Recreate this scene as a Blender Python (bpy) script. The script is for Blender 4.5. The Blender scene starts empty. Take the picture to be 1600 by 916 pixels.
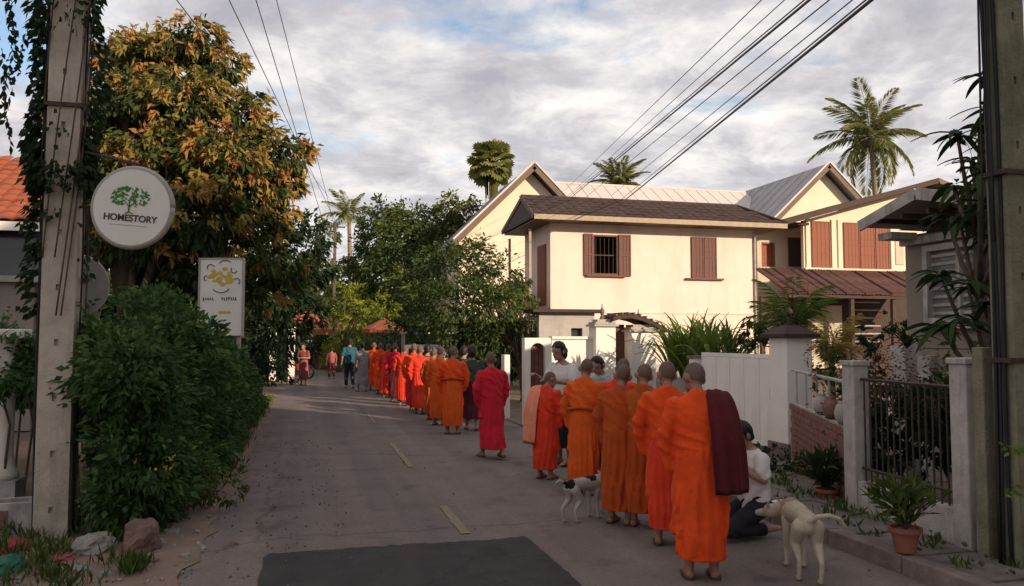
import bpy, math, random
import numpy as np
from mathutils import Vector, Matrix, Euler, noise as mnoise

random.seed(7); rng = np.random.default_rng(7)
scene = bpy.context.scene
COL = scene.collection
R = math.radians; PI = math.pi

# ------------------------------------------------------------------ camera
CAM_Z = 1.7; YAW = R(14.4); PITCH = R(3.3); F = 1250.0      # photo is 1600 x 916, f in its pixels
cam_d = bpy.data.cameras.new('camera'); cam = bpy.data.objects.new('camera', cam_d); COL.objects.link(cam)
cam_d.sensor_width = 36.0; cam_d.lens = 36.0*F/1600.0; cam_d.clip_start = 0.05; cam_d.clip_end = 3000
cam.location = (0, 0, CAM_Z); cam.rotation_euler = (R(90)+PITCH, 0, -YAW)
cam_d.dof.use_dof = False
scene.camera = cam
HD = Vector((math.sin(YAW), math.cos(YAW), 0)); RT = Vector((math.cos(YAW), -math.sin(YAW), 0))

def ray(px, py):
    x = (px-800)/F; y = (458-py)/F
    f = HD*math.cos(PITCH)+Vector((0, 0, math.sin(PITCH)))
    u = -HD*math.sin(PITCH)+Vector((0, 0, math.cos(PITCH)))
    return f + RT*x + u*y
def P(px, py, d):                      # world point seen at (px,py), d metres ahead of the camera
    r = ray(px, py); return Vector((0, 0, CAM_Z)) + r*(d/r.dot(HD))
def G(px, py, z=0.0):                  # point of the ground seen at (px,py)
    r = ray(px, py); t = (z-CAM_Z)/r.z; v = Vector((0, 0, CAM_Z)) + r*t; v.z = z; return v
def PY(px, py, Y):                     # point on the plane y = Y
    r = ray(px, py); return Vector((0, 0, CAM_Z)) + r*(Y/r.y)
def PX(px, py, X):
    r = ray(px, py); return Vector((0, 0, CAM_Z)) + r*(X/r.x)

# ------------------------------------------------------------------ light
SUN_AZ = R(145); SUN_EL = R(18)        # clockwise from +Y: low, behind the camera and to its right
SV = Vector((math.sin(SUN_AZ)*math.cos(SUN_EL), math.cos(SUN_AZ)*math.cos(SUN_EL), math.sin(SUN_EL)))
sd = bpy.data.lights.new('sun', 'SUN'); sd.energy = 4.7; sd.angle = R(0.6); sd.color = (1.0, 0.81, 0.60)
so = bpy.data.objects.new('sun', sd); COL.objects.link(so)
so.rotation_euler = (-SV).to_track_quat('-Z', 'Y').to_euler(); so.location = SV*60
scene.view_settings.view_transform = 'Standard'; scene.view_settings.look = 'None'
scene.view_settings.exposure = 0.33; scene.view_settings.gamma = 1.0

def world():
    w = bpy.data.worlds.new('World'); scene.world = w; w.use_nodes = True
    nt = w.node_tree; nt.nodes.clear(); N = nt.nodes.new; L = nt.links.new
    out = N('ShaderNodeOutputWorld')
    sky = N('ShaderNodeTexSky'); sky.sky_type = 'NISHITA'; sky.sun_disc = False
    sky.sun_elevation = SUN_EL; sky.sun_rotation = SUN_AZ; sky.air_density = 1.0; sky.dust_density = 1.0
    bg = N('ShaderNodeBackground'); bg.inputs[1].default_value = 0.14; L(sky.outputs[0], bg.inputs[0])
    tc = N('ShaderNodeTexCoord'); sep = N('ShaderNodeSeparateXYZ'); L(tc.outputs['Generated'], sep.inputs[0])
    def M(op, a, b=None, c=None):
        n = N('ShaderNodeMath'); n.operation = op
        for i, v in enumerate((a, b, c)):
            if v is None: continue
            if isinstance(v, (int, float)): n.inputs[i].default_value = v
            else: L(v, n.inputs[i])
        return n.outputs[0]
    z = M('ADD', M('MAXIMUM', sep.outputs[2], 0.0), 0.16)
    cmb = N('ShaderNodeCombineXYZ'); L(M('DIVIDE', sep.outputs[0], z), cmb.inputs[0]); L(M('DIVIDE', sep.outputs[1], z), cmb.inputs[1])
    def noise(scale, detail, rough, loc, dist=0.0):
        mp = N('ShaderNodeMapping'); mp.inputs['Location'].default_value = loc; mp.inputs['Rotation'].default_value = (0, 0, .25)
        L(cmb.outputs[0], mp.inputs[0]); n = N('ShaderNodeTexNoise')
        n.inputs['Scale'].default_value = scale; n.inputs['Detail'].default_value = detail
        n.inputs['Roughness'].default_value = rough; n.inputs['Distortion'].default_value = dist
        L(mp.outputs[0], n.inputs['Vector']); return n.outputs[0]
    def ramp(inp, stops):
        r = N('ShaderNodeValToRGB'); L(inp, r.inputs[0]); e = r.color_ramp.elements
        while len(e) < len(stops): e.new(.5)
        for i, (p, c) in enumerate(stops): e[i].position = p; e[i].color = (*c, 1)
        return r
    n1 = noise(1.5, 9, .60, (10.3, 4.4, 0), .25)
    n2 = noise(3.4, 10, .62, (7.3, 4.4, 2), .3)
    n3 = noise(.55, 3, .5, (1.2, 8.0, 5))
    lift = M('MAXIMUM', M('MULTIPLY', M('SUBTRACT', .30, sep.outputs[2]), .55), -.035)
    cover = ramp(M('ADD', M('ADD', n1, lift), M('MULTIPLY', M('SUBTRACT', n3, .5), .5)), [(.33, (0, 0, 0)), (.46, (1, 1, 1))])
    shade = ramp(M('ADD', M('MULTIPLY', n2, .62), M('MULTIPLY', n1, .38)),
                 [(.37, (.90, .85, .80)), (.46, (.70, .67, .665)), (.53, (.53, .51, .535)), (.63, (.385, .375, .415))])
    bc = N('ShaderNodeBackground'); bc.inputs[1].default_value = 1.0; L(shade.outputs[0], bc.inputs[0])
    mix = N('ShaderNodeMixShader'); L(cover.outputs[0], mix.inputs[0]); L(bg.outputs[0], mix.inputs[1]); L(bc.outputs[0], mix.inputs[2])
    L(mix.outputs[0], out.inputs[0])
world()

# ------------------------------------------------------------------ materials
def mat(name, col, col2=None, scale=6.0, rough=.8, bump=.2, bscale=None, metal=0.0, stain=None, stain_amt=.35,
        streak=False, spec=.3, contrast=.5, coords='Object'):
    m = bpy.data.materials.new(name); m.use_nodes = True; nt = m.node_tree; N = nt.nodes.new; L = nt.links.new
    b = nt.nodes['Principled BSDF']; b.inputs['Roughness'].default_value = rough; b.inputs['Metallic'].default_value = metal
    b.inputs['Specular IOR Level'].default_value = spec
    tc = N('ShaderNodeTexCoord')
    if col2 is None: col2 = tuple(c*.72 for c in col)
    n = N('ShaderNodeTexNoise'); n.inputs['Scale'].default_value = scale; n.inputs['Detail'].default_value = 8; n.inputs['Roughness'].default_value = .65
    L(tc.outputs[coords], n.inputs['Vector'])
    r = N('ShaderNodeValToRGB'); L(n.outputs[0], r.inputs[0]); e = r.color_ramp.elements
    e[0].position = .5-contrast*.35; e[1].position = .5+contrast*.35; e[0].color = (*col2, 1); e[1].color = (*col, 1)
    c = r.outputs[0]
    if stain is not None:
        s = N('ShaderNodeTexNoise'); s.inputs['Detail'].default_value = 6; s.inputs['Roughness'].default_value = .7
        mp = N('ShaderNodeMapping'); L(tc.outputs[coords], mp.inputs[0])
        mp.inputs['Scale'].default_value = (1, 1, .18) if streak else (1, 1, 1)
        s.inputs['Scale'].default_value = scale*.45 if not streak else scale*.9
        L(mp.outputs[0], s.inputs['Vector'])
        sr = N('ShaderNodeValToRGB'); L(s.outputs[0], sr.inputs[0]); sr.color_ramp.elements[0].position = .48; sr.color_ramp.elements[1].position = .72
        mu = N('ShaderNodeMath'); mu.operation = 'MULTIPLY'; mu.inputs[1].default_value = stain_amt; L(sr.outputs[0], mu.inputs[0])
        mx = N('ShaderNodeMix'); mx.data_type = 'RGBA'; L(mu.outputs[0], mx.inputs[0]); L(c, mx.inputs[6]); mx.inputs[7].default_value = (*stain, 1)
        c = mx.outputs[2]
    L(c, b.inputs['Base Color'])
    if bump:
        bn = N('ShaderNodeTexNoise'); bn.inputs['Scale'].default_value = bscale or scale*4; bn.inputs['Detail'].default_value = 6
        L(tc.outputs[coords], bn.inputs['Vector'])
        bp = N('ShaderNodeBump'); bp.inputs['Strength'].default_value = bump; bp.inputs['Distance'].default_value = .02
        L(bn.outputs[0], bp.inputs['Height']); L(bp.outputs[0], b.inputs['Normal'])
    return m

def leafmat(name, stops, trans=.28, rough=.55):
    m = bpy.data.materials.new(name); m.use_nodes = True; nt = m.node_tree; N = nt.nodes.new; L = nt.links.new
    b = nt.nodes['Principled BSDF']; b.inputs['Roughness'].default_value = .72; b.inputs['Specular IOR Level'].default_value = .16
    a = N('ShaderNodeAttribute'); a.attribute_name = 'tint'
    r = N('ShaderNodeValToRGB'); L(a.outputs['Fac'], r.inputs[0]); e = r.color_ramp.elements
    while len(e) < len(stops): e.new(.5)
    for i, (p, c) in enumerate(stops): e[i].position = p; e[i].color = (*c, 1)
    L(r.outputs[0], b.inputs['Base Color'])
    t = N('ShaderNodeBsdfTranslucent'); L(r.outputs[0], t.inputs[0])
    mx = N('ShaderNodeMixShader'); mx.inputs[0].default_value = trans
    out = nt.nodes['Material Output']; L(b.outputs[0], mx.inputs[1]); L(t.outputs[0], mx.inputs[2]); L(mx.outputs[0], out.inputs[0])
    return m

M = {}
M['dirt'] = mat('dirt', (.21, .155, .115), (.12, .09, .066), 3.0, .95, .5, 30, stain=(.08, .085, .045), stain_amt=.5)
M['verge'] = mat('verge_dirt', (.27, .185, .14), (.17, .115, .085), 2.2, .95, .6, 40, stain=(.12, .12, .07), stain_amt=.4)
M['asphalt'] = mat('asphalt', (.188, .152, .138), (.140, .113, .104), 1.3, .88, .45, 90, stain=(.19, .155, .132), stain_amt=.45)
M['asphalt_dark'] = mat('asphalt_dark', (.052, .046, .044), (.032, .029, .029), 3, .8, .5, 110)
def add_cracks(m, scale, speck):
    nt = m.node_tree; N = nt.nodes.new; L = nt.links.new; b = nt.nodes['Principled BSDF']; src = b.inputs['Base Color'].links[0].from_socket
    tc = N('ShaderNodeTexCoord'); n = N('ShaderNodeTexNoise'); n.inputs['Scale'].default_value = 1.7; n.inputs['Detail'].default_value = 7; L(tc.outputs['Object'], n.inputs['Vector'])
    mx = N('ShaderNodeMix'); mx.data_type = 'RGBA'; mx.inputs[0].default_value = .35; L(tc.outputs['Object'], mx.inputs[6]); L(n.outputs[1], mx.inputs[7])
    v = N('ShaderNodeTexVoronoi'); v.feature = 'DISTANCE_TO_EDGE'; v.inputs['Scale'].default_value = scale; L(mx.outputs[2], v.inputs['Vector'])
    r = N('ShaderNodeValToRGB'); L(v.outputs[0], r.inputs[0]); r.color_ramp.elements[0].color = (.66, .66, .66, 1); r.color_ramp.elements[1].color = (1, 1, 1, 1); r.color_ramp.elements[1].position = .008
    v2 = N('ShaderNodeTexVoronoi'); v2.inputs['Scale'].default_value = speck; L(tc.outputs['Object'], v2.inputs['Vector'])
    r2 = N('ShaderNodeValToRGB'); L(v2.outputs['Color'], r2.inputs[0]); r2.color_ramp.elements[0].color = (.84, .84, .84, 1); r2.color_ramp.elements[1].color = (1.18, 1.16, 1.14, 1)
    mp = N('ShaderNodeMapping'); mp.inputs['Scale'].default_value = (1.3, .05, 1); L(tc.outputs['Object'], mp.inputs[0])
    n3 = N('ShaderNodeTexNoise'); n3.inputs['Scale'].default_value = 1.6; n3.inputs['Detail'].default_value = 4; L(mp.outputs[0], n3.inputs['Vector'])
    r3 = N('ShaderNodeValToRGB'); L(n3.outputs[0], r3.inputs[0]); r3.color_ramp.elements[0].position = .35; r3.color_ramp.elements[1].position = .65; r3.color_ramp.elements[0].color = (.82, .82, .83, 1); r3.color_ramp.elements[1].color = (1.14, 1.12, 1.10, 1)
    n4 = N('ShaderNodeTexNoise'); n4.inputs['Scale'].default_value = 2.3; n4.inputs['Detail'].default_value = 5; L(tc.outputs['Object'], n4.inputs['Vector'])
    r4 = N('ShaderNodeValToRGB'); L(n4.outputs[0], r4.inputs[0]); r4.color_ramp.elements[0].position = .30; r4.color_ramp.elements[1].position = .42; r4.color_ramp.elements[0].color = (.70, .69, .68, 1); r4.color_ramp.elements[1].color = (1, 1, 1, 1)
    for rr in (r, r2, r3, r4):
        q = N('ShaderNodeMix'); q.data_type = 'RGBA'; q.blend_type = 'MULTIPLY'; q.inputs[0].default_value = 1.0; L(src, q.inputs[6]); L(rr.outputs[0], q.inputs[7]); src = q.outputs[2]
    L(src, b.inputs['Base Color'])
add_cracks(M['asphalt'], .36, 55); add_cracks(M['asphalt_dark'], .9, 60)
M['paint_yellow'] = mat('worn_yellow_paint', (.30, .215, .10), (.16, .13, .105), 14, .8, .2, 60, contrast=.6)
M['paving'] = mat('paving', (.20, .165, .145), (.12, .10, .088), 5, .9, .4, 50, stain=(.05, .055, .035), stain_amt=.6)
M['kerb'] = mat('kerb', (.25, .185, .165), (.15, .11, .10), 5, .9, .4, 40, stain=(.07, .06, .05), stain_amt=.5)
M['concrete'] = mat('pole_concrete', (.56, .48, .385), (.38, .325, .26), 4, .9, .4, 45, stain=(.10, .09, .07), stain_amt=.55, streak=True)
M['concrete_moss'] = mat('mossy_concrete', (.26, .235, .16), (.14, .135, .08), 4, .92, .5, 40, stain=(.055, .065, .03), stain_amt=.7, streak=True)
M['hole'] = mat('dark_hole', (.03, .026, .022), rough=1, bump=0)
M['cream'] = mat('cream_render', (.77, .61, .52), (.70, .55, .465), 1.2, .85, .15, 25, stain=(.44, .36, .29), stain_amt=.5, streak=True)
M['cream2'] = mat('cream_plaster', (.76, .635, .48), (.70, .58, .44), 1.0, .85, .1, 25, stain=(.6, .52, .36), stain_amt=.3, streak=True)
M['beige'] = mat('beige_plaster', (.58, .50, .38), (.46, .40, .30), 1.0, .9, .15, 25, stain=(.3, .26, .2), stain_amt=.5, streak=True)
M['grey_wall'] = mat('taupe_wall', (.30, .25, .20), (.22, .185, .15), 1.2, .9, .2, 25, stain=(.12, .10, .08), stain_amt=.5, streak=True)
M['white_wall'] = mat('white_wall', (.80, .74, .66), (.70, .64, .56), 1.5, .85, .12, 30, stain=(.42, .37, .30), stain_amt=.4, streak=True)
M['white_paint'] = mat('white_paint', (.88, .81, .73), (.80, .73, .66), 3, .6, .08, 40, stain=(.5, .42, .34), stain_amt=.3, streak=True)
M['old_white'] = mat('weathered_white', (.50, .46, .42), (.34, .31, .28), 7, .85, .3, 40, stain=(.10, .095, .08), stain_amt=.75, streak=True)
M['brown_tile'] = mat('brown_roof_tile', (.075, .044, .038), (.045, .028, .026), 2.5, .85, .4, 30, stain=(.03, .026, .025), stain_amt=.6)
M['red_tile'] = mat('red_roof_tile', (.36, .10, .045), (.24, .068, .035), 3, .8, .3, 30, stain=(.14, .06, .04), stain_amt=.4)
M['rust'] = mat('rusty_sheet', (.19, .085, .065), (.095, .05, .045), 2.2, .75, .3, 30, stain=(.33, .24, .21), stain_amt=.55)
M['metal_roof'] = mat('pale_metal_roof', (.60, .52, .48), (.54, .465, .43), 1.0, .55, .06, 30, stain=(.33, .26, .24), stain_amt=.3)
M['grey_roof'] = mat('grey_roof', (.36, .345, .345), (.30, .29, .295), 1.2, .7, .1, 30, stain=(.17, .16, .16), stain_amt=.4)
M['wood_dark'] = mat('dark_wood', (.075, .042, .032), (.045, .026, .02), 9, .75, .2, 40)
M['shutter'] = mat('brown_shutter', (.155, .066, .048), (.105, .045, .033), 7, .65, .15, 50)
M['shutter_red'] = mat('red_brown_shutter', (.27, .082, .042), (.19, .06, .033), 6, .65, .15, 50)
M['barge'] = mat('brown_barge_board', (.17, .12, .085), (.12, .085, .06), 5, .7, .1, 40)
M['tan_barge'] = mat('tan_fascia', (.42, .32, .22), (.32, .24, .17), 5, .7, .1, 40)
M['interior'] = mat('dark_interior', (.03, .024, .02), rough=1, bump=0)
M['glass'] = mat('window_glass', (.045, .05, .055), (.03, .035, .04), 2, .12, 0, spec=.6)
M['glass_pale'] = mat('dusty_glass', (.20, .20, .19), (.13, .13, .125), 3, .3, 0, spec=.5)
M['iron'] = mat('dark_iron', (.045, .04, .038), (.09, .05, .035), 12, .6, .2, 60, metal=.3)
M['cable'] = mat('black_cable', (.022, .022, .024), rough=.6, bump=0)
M['wire'] = mat('overhead_wire', (.07, .07, .08), rough=.6, bump=0)
M['bark'] = mat('bark', (.13, .095, .07), (.065, .05, .038), 6, .95, .8, 25)
M['palm_bark'] = mat('palm_bark', (.27, .21, .155), (.16, .125, .095), 8, .95, .6, 20)
M['terracotta'] = mat('terracotta', (.34, .12, .075), (.23, .085, .055), 6, .85, .2, 40, stain=(.15, .11, .09), stain_amt=.5)
M['brick'] = mat('brick', (.27, .12, .095), (.17, .08, .065), 8, .9, .4, 40, stain=(.32, .27, .24), stain_amt=.35, coords='Object')
M['rock'] = mat('pale_rock', (.34, .32, .28), (.19, .175, .15), 6, .95, .7, 30)
M['rock_red'] = mat('reddish_rock', (.24, .14, .115), (.13, .085, .07), 6, .95, .7, 30)
M['sign_white'] = mat('sign_white', (.74, .70, .63), (.68, .64, .57), 3, .45, .03, 20, stain=(.5, .44, .36), stain_amt=.25, streak=True)
M['sign_green'] = mat('sign_green', (.07, .22, .035), (.035, .13, .02), 30, .5, 0)
M['sign_black'] = mat('sign_black', (.05, .045, .04), rough=.5, bump=0)
M['sign_yellow'] = mat('sign_yellow', (.62, .43, .06), (.45, .30, .05), 20, .5, 0)
M['sign_back'] = mat('sign_back', (.26, .25, .22), (.18, .17, .15), 4, .7, .1, 20)
M['skin'] = mat('brown_skin', (.30, .155, .10), (.22, .11, .072), 9, .55, .08, 60, spec=.35)
M['skin2'] = mat('light_brown_skin', (.36, .205, .14), (.30, .165, .11), 9, .55, .08, 60, spec=.35)
M['stubble'] = mat('shaved_hair', (.150, .092, .068), (.105, .066, .050), 60, .8, .2, 200)
M['hair'] = mat('black_hair', (.018, .013, .012), (.01, .008, .008), 40, .45, .3, 120)
M['eye'] = mat('eye', (.06, .04, .035), rough=.2, bump=0)
M['lip'] = mat('lip', (.23, .085, .07), rough=.5, bump=0)
M['sandal'] = mat('sandal', (.07, .045, .035), rough=.8, bump=.1)
M['bowl'] = mat('alms_bowl', (.06, .055, .055), (.035, .03, .03), 8, .35, .05, 30, metal=.6)
def robe(name, c, k=.72):
    m = mat(name, c, tuple(v*k for v in c), 5, .85, 0, 70, spec=.12); nt = m.node_tree; N = nt.nodes.new; L = nt.links.new; b = nt.nodes['Principled BSDF']
    tc = N('ShaderNodeTexCoord'); prev = None
    for sc, st, strg, dist in ((26, (1, 1, .2), .38, .02), (15, (.5, .5, 1.4), .35, .02), (420, (1, 1, 1), .25, .004)):
        mp = N('ShaderNodeMapping'); mp.inputs['Scale'].default_value = st; mp.inputs['Rotation'].default_value = (.0, .35, 0); L(tc.outputs['Object'], mp.inputs[0])
        n = N('ShaderNodeTexNoise'); n.inputs['Scale'].default_value = sc; n.inputs['Detail'].default_value = 4; n.inputs['Distortion'].default_value = .6; L(mp.outputs[0], n.inputs['Vector'])
        bp = N('ShaderNodeBump'); bp.inputs['Strength'].default_value = strg; bp.inputs['Distance'].default_value = dist; L(n.outputs[0], bp.inputs['Height'])
        if prev: L(prev, bp.inputs['Normal'])
        prev = bp.outputs[0]
    L(prev, b.inputs['Normal']); b.inputs['Sheen Weight'].default_value = .04; return m
M['r_orange'] = robe('bright_orange_robe', (.80, .080, .014))
M['r_orange2'] = robe('saffron_robe', (.76, .112, .017))
M['r_ochre'] = robe('ochre_robe', (.42, .088, .015))
M['r_rust'] = robe('rust_robe', (.46, .072, .013))
M['r_red'] = robe('red_orange_robe', (.76, .052, .022))
M['r_crimson'] = robe('crimson_robe', (.62, .022, .04))
M['r_maroon'] = robe('maroon_sash', (.105, .016, .018))
M['r_salmon'] = robe('salmon_sash', (.86, .30, .18))
M['c_white'] = robe('white_cotton', (.72, .68, .64), .88)
M['c_blue'] = robe('pale_blue_cotton', (.42, .47, .50), .85)
M['c_dark'] = robe('dark_cloth', (.028, .027, .032))
M['c_navy'] = robe('navy_cloth', (.03, .04, .06))
M['c_teal'] = robe('teal_cloth', (.028, .105, .14))
M['c_green'] = robe('dark_green_cloth', (.05, .075, .05))
M['c_wine'] = robe('wine_cloth', (.10, .02, .03))
M['c_grey'] = robe('grey_cloth', (.26, .24, .26))
M['c_plum'] = robe('plum_cloth', (.12, .075, .085))
M['c_pink'] = robe('dusty_red_cloth', (.33, .09, .09))
M['rubber'] = mat('tyre_rubber', (.025, .025, .026), rough=.85, bump=.1)
M['chrome'] = mat('steel', (.42, .42, .43), rough=.35, bump=0, metal=.8)
M['lamp'] = mat('lamp_glass', (.55, .53, .5), rough=.15, bump=0)
M['bike_red'] = mat('red_paint', (.32, .03, .03), rough=.35, bump=0, spec=.5)
M['bike_blue'] = mat('blue_paint', (.05, .09, .16), rough=.35, bump=0, spec=.5)
M['car_white'] = mat('car_paint', (.52, .53, .53), (.45, .46, .46), 2, .3, 0, spec=.5)
M['awn_red'] = mat('red_awning', (.32, .085, .05), (.22, .06, .04), 3, .8, .1, 20)
M['awn_orange'] = mat('orange_awning', (.40, .15, .05), (.3, .11, .04), 3, .8, .1, 20)
M['plastic_red'] = mat('red_plastic', (.35, .03, .04), rough=.5, bump=.05)
M['plastic_green'] = mat('green_plastic', (.015, .12, .07), rough=.5, bump=.05)
M['stucco_grey'] = mat('grey_stucco', (.42, .38, .34), (.33, .30, .27), 3, .9, .3, 30, stain=(.2, .17, .14), stain_amt=.5, streak=True)

LF = {}
LF['mango'] = leafmat('mango_leaf', [(0, (.022, .036, .012)), (.5, (.05, .072, .02)), (1, (.12, .125, .032))])
LF['flush'] = leafmat('mango_flush_leaf', [(0, (.14, .14, .035)), (.35, (.30, .23, .055)), (.7, (.40, .225, .065)), (1, (.34, .145, .06))], .35)
LF['hedge'] = leafmat('hedge_leaf', [(0, (.024, .056, .02)), (.5, (.058, .118, .034)), (1, (.145, .21, .055))])
LF['tree'] = leafmat('tree_leaf', [(0, (.026, .045, .014)), (.55, (.062, .092, .024)), (1, (.16, .17, .042))])
LF['tree2'] = leafmat('olive_tree_leaf', [(0, (.035, .05, .014)), (.55, (.09, .11, .028)), (1, (.22, .20, .05))])
LF['tree3'] = leafmat('dark_tree_leaf', [(0, (.010, .022, .010)), (.55, (.022, .042, .016)), (1, (.05, .075, .022))])
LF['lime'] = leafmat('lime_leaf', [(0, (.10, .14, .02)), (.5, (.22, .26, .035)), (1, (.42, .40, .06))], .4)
LF['plant'] = leafmat('garden_leaf', [(0, (.03, .06, .014)), (.5, (.08, .14, .025)), (1, (.20, .26, .05))], .35)
LF['palm'] = leafmat('palm_leaf', [(0, (.06, .08, .025)), (.45, (.15, .17, .045)), (1, (.36, .31, .09))], .35)
LF['gold'] = leafmat('golden_leaf', [(0, (.14, .12, .025)), (.5, (.28, .22, .05)), (1, (.45, .33, .09))], .35)
LF['yellow_flower'] = leafmat('yellow_flower', [(0, (.55, .42, .04)), (1, (.75, .60, .08))])
LF['dry'] = leafmat('dry_leaf', [(0, (.09, .06, .035)), (1, (.20, .13, .07))])
LF['grass'] = leafmat('grass_blade', [(0, (.03, .06, .014)), (1, (.12, .15, .04))])

# ------------------------------------------------------------------ builders
def tag(o, label=None, cat=None, group=None, kind=None):
    if label: o['label'] = label
    if cat: o['category'] = cat
    if group: o['group'] = group
    if kind: o['kind'] = kind
    return o
def thing(name, label, cat, loc=(0, 0, 0), rz=0, group=None, scale=1.0):
    o = bpy.data.objects.new(name, None); COL.objects.link(o); o.location = loc; o.rotation_euler = (0, 0, rz)
    o.scale = (scale,)*3; o.empty_display_size = .2
    return tag(o, label, cat, group)
def rootmat(o):
    return Matrix.LocRotScale(o.location, o.rotation_euler, o.scale) if o else Matrix()
def fullmat(o):
    m = Matrix()
    while o is not None: m = rootmat(o) @ m; o = o.parent
    return m
def link(name, me, parent=None, material=None):
    o = bpy.data.objects.new(name, me); COL.objects.link(o)
    if parent: o.parent = parent
    if material: me.materials.clear(); me.materials.append(material)
    return o

class MB:
    def __init__(s): s.v = []; s.f = []
    def add(s, vs, fs):
        n = len(s.v); s.v += [tuple(v) for v in vs]; s.f += [tuple(i+n for i in f) for f in fs]; return s
    def box(s, c, d, rz=0, rot=None):
        x, y, z = d[0]/2, d[1]/2, d[2]/2
        m = rot.to_matrix() if rot else Matrix.Rotation(rz, 3, 'Z'); c = Vector(c)
        vs = [m @ Vector(p)+c for p in ((-x,-y,-z),(x,-y,-z),(x,y,-z),(-x,y,-z),(-x,-y,z),(x,-y,z),(x,y,z),(-x,y,z))]
        return s.add(vs, [(3,2,1,0),(4,5,6,7),(0,1,5,4),(1,2,6,5),(2,3,7,6),(3,0,4,7)])
    def beam(s, a, b, w, h, up=(0, 0, 1)):
        a, b = Vector(a), Vector(b); d = (b-a).normalized(); u = Vector(up)
        sx = d.cross(u).normalized()*w/2; uy = sx.cross(d).normalized()*h/2
        vs = [p+i*sx+j*uy for p in (a, b) for i, j in ((-1,-1),(1,-1),(1,1),(-1,1))]
        return s.add(vs, [(0,1,2,3),(7,6,5,4),(0,4,5,1),(1,5,6,2),(2,6,7,3),(3,7,4,0)])
    def tube(s, pts, rad, n=8, cap=True):
        pts = [Vector(p) for p in pts]
        if isinstance(rad, (int, float)): rad = [rad]*len(pts)
        vs = []; prev = None
        for i, p in enumerate(pts):
            d = (pts[min(i+1, len(pts)-1)]-pts[max(i-1, 0)]).normalized()
            if prev is None: prev = d.orthogonal().normalized()
            a = (prev-d*prev.dot(d)); a = a.normalized() if a.length > 1e-6 else d.orthogonal().normalized()
            prev = a; b = d.cross(a)
            vs += [p+(a*math.cos(2*PI*k/n)+b*math.sin(2*PI*k/n))*rad[i] for k in range(n)]
        fs = [(i*n+k, i*n+(k+1) % n, (i+1)*n+(k+1) % n, (i+1)*n+k) for i in range(len(pts)-1) for k in range(n)]
        if cap: fs += [tuple(range(n-1, -1, -1)), tuple((len(pts)-1)*n+k for k in range(n))]
        return s.add(vs, fs)
    def loft(s, rings, n=24):
        # rings: (cx, cy, cz, rx, ry [, exponent])
        vs = []
        for rg in rings:
            cx, cy, cz, rx, ry = rg[:5]; e = rg[5] if len(rg) > 5 else 2.0
            for k in range(n):
                t = 2*PI*k/n; c, q = math.cos(t), math.sin(t)
                vs.append((cx+rx*math.copysign(abs(c)**(2/e), c), cy+ry*math.copysign(abs(q)**(2/e), q), cz))
        fs = [(i*n+k, i*n+(k+1) % n, (i+1)*n+(k+1) % n, (i+1)*n+k) for i in range(len(rings)-1) for k in range(n)]
        fs += [tuple(range(n-1, -1, -1)), tuple((len(rings)-1)*n+k for k in range(n))]
        return s.add(vs, fs)
    def lathe(s, prof, c=(0, 0, 0), n=20):
        return s.loft([(c[0], c[1], c[2]+z, r, r) for r, z in prof], n)
    def ell(s, c, r, rot=None, n=12, m=8):
        mt = rot.to_matrix() if rot else Matrix.Identity(3); c = Vector(c); vs = [c+mt @ Vector((0, 0, -r[2]))]
        for j in range(1, m):
            a = -PI/2+PI*j/m
            for k in range(n):
                t = 2*PI*k/n; vs.append(c+mt @ Vector((r[0]*math.cos(a)*math.cos(t), r[1]*math.cos(a)*math.sin(t), r[2]*math.sin(a))))
        vs.append(c+mt @ Vector((0, 0, r[2]))); fs = []
        for k in range(n): fs.append((0, 1+(k+1) % n, 1+k)); fs.append((len(vs)-1, 1+(m-2)*n+k, 1+(m-2)*n+(k+1) % n))
        for j in range(m-2):
            for k in range(n): fs.append((1+j*n+k, 1+j*n+(k+1) % n, 1+(j+1)*n+(k+1) % n, 1+(j+1)*n+k))
        return s.add(vs, fs)
    def cap(s, a, b, ra, rb, n=12):
        a, b = Vector(a), Vector(b); s.tube([a, a.lerp(b, .5), b], [ra, (ra+rb)/2, rb], n)
        s.ell(a, (ra,)*3, None, n); return s.ell(b, (rb,)*3, None, n)
    def chain(s, pts, rad, n=12):
        for i in range(len(pts)-1): s.cap(pts[i], pts[i+1], rad[i], rad[i+1], n)
        return s
    def prism(s, poly, vec):
        poly = [Vector(p) for p in poly]; vec = Vector(vec); n = len(poly)
        vs = poly+[p+vec for p in poly]
        fs = [tuple(range(n-1, -1, -1)), tuple(range(n, 2*n))]+[(i, (i+1) % n, n+(i+1) % n, n+i) for i in range(n)]
        return s.add(vs, fs)
    def mesh(s, name, inv=None):
        me = bpy.data.meshes.new(name)
        vs = [tuple(inv @ Vector(v)) for v in s.v] if inv else s.v
        me.from_pydata(vs, [], s.f); me.update(); return me
    def build(s, name, material, parent=None, world=True, smooth=False, bevel=0):
        # world: the shapes were given in world coordinates
        inv = fullmat(parent).inverted() if (world and parent) else None
        me = s.mesh(name, inv)
        fixn(me)
        o = link(name, me, parent, material)
        if smooth: me.shade_smooth()
        if bevel:
            b = o.modifiers.new('bevel', 'BEVEL'); b.width = bevel; b.segments = 2; b.limit_method = 'ANGLE'; b.angle_limit = R(40)
        return o
import bmesh
def fixn(me):
    bm = bmesh.new(); bm.from_mesh(me); bmesh.ops.recalc_face_normals(bm, faces=bm.faces); bm.to_mesh(me); bm.free()

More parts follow.
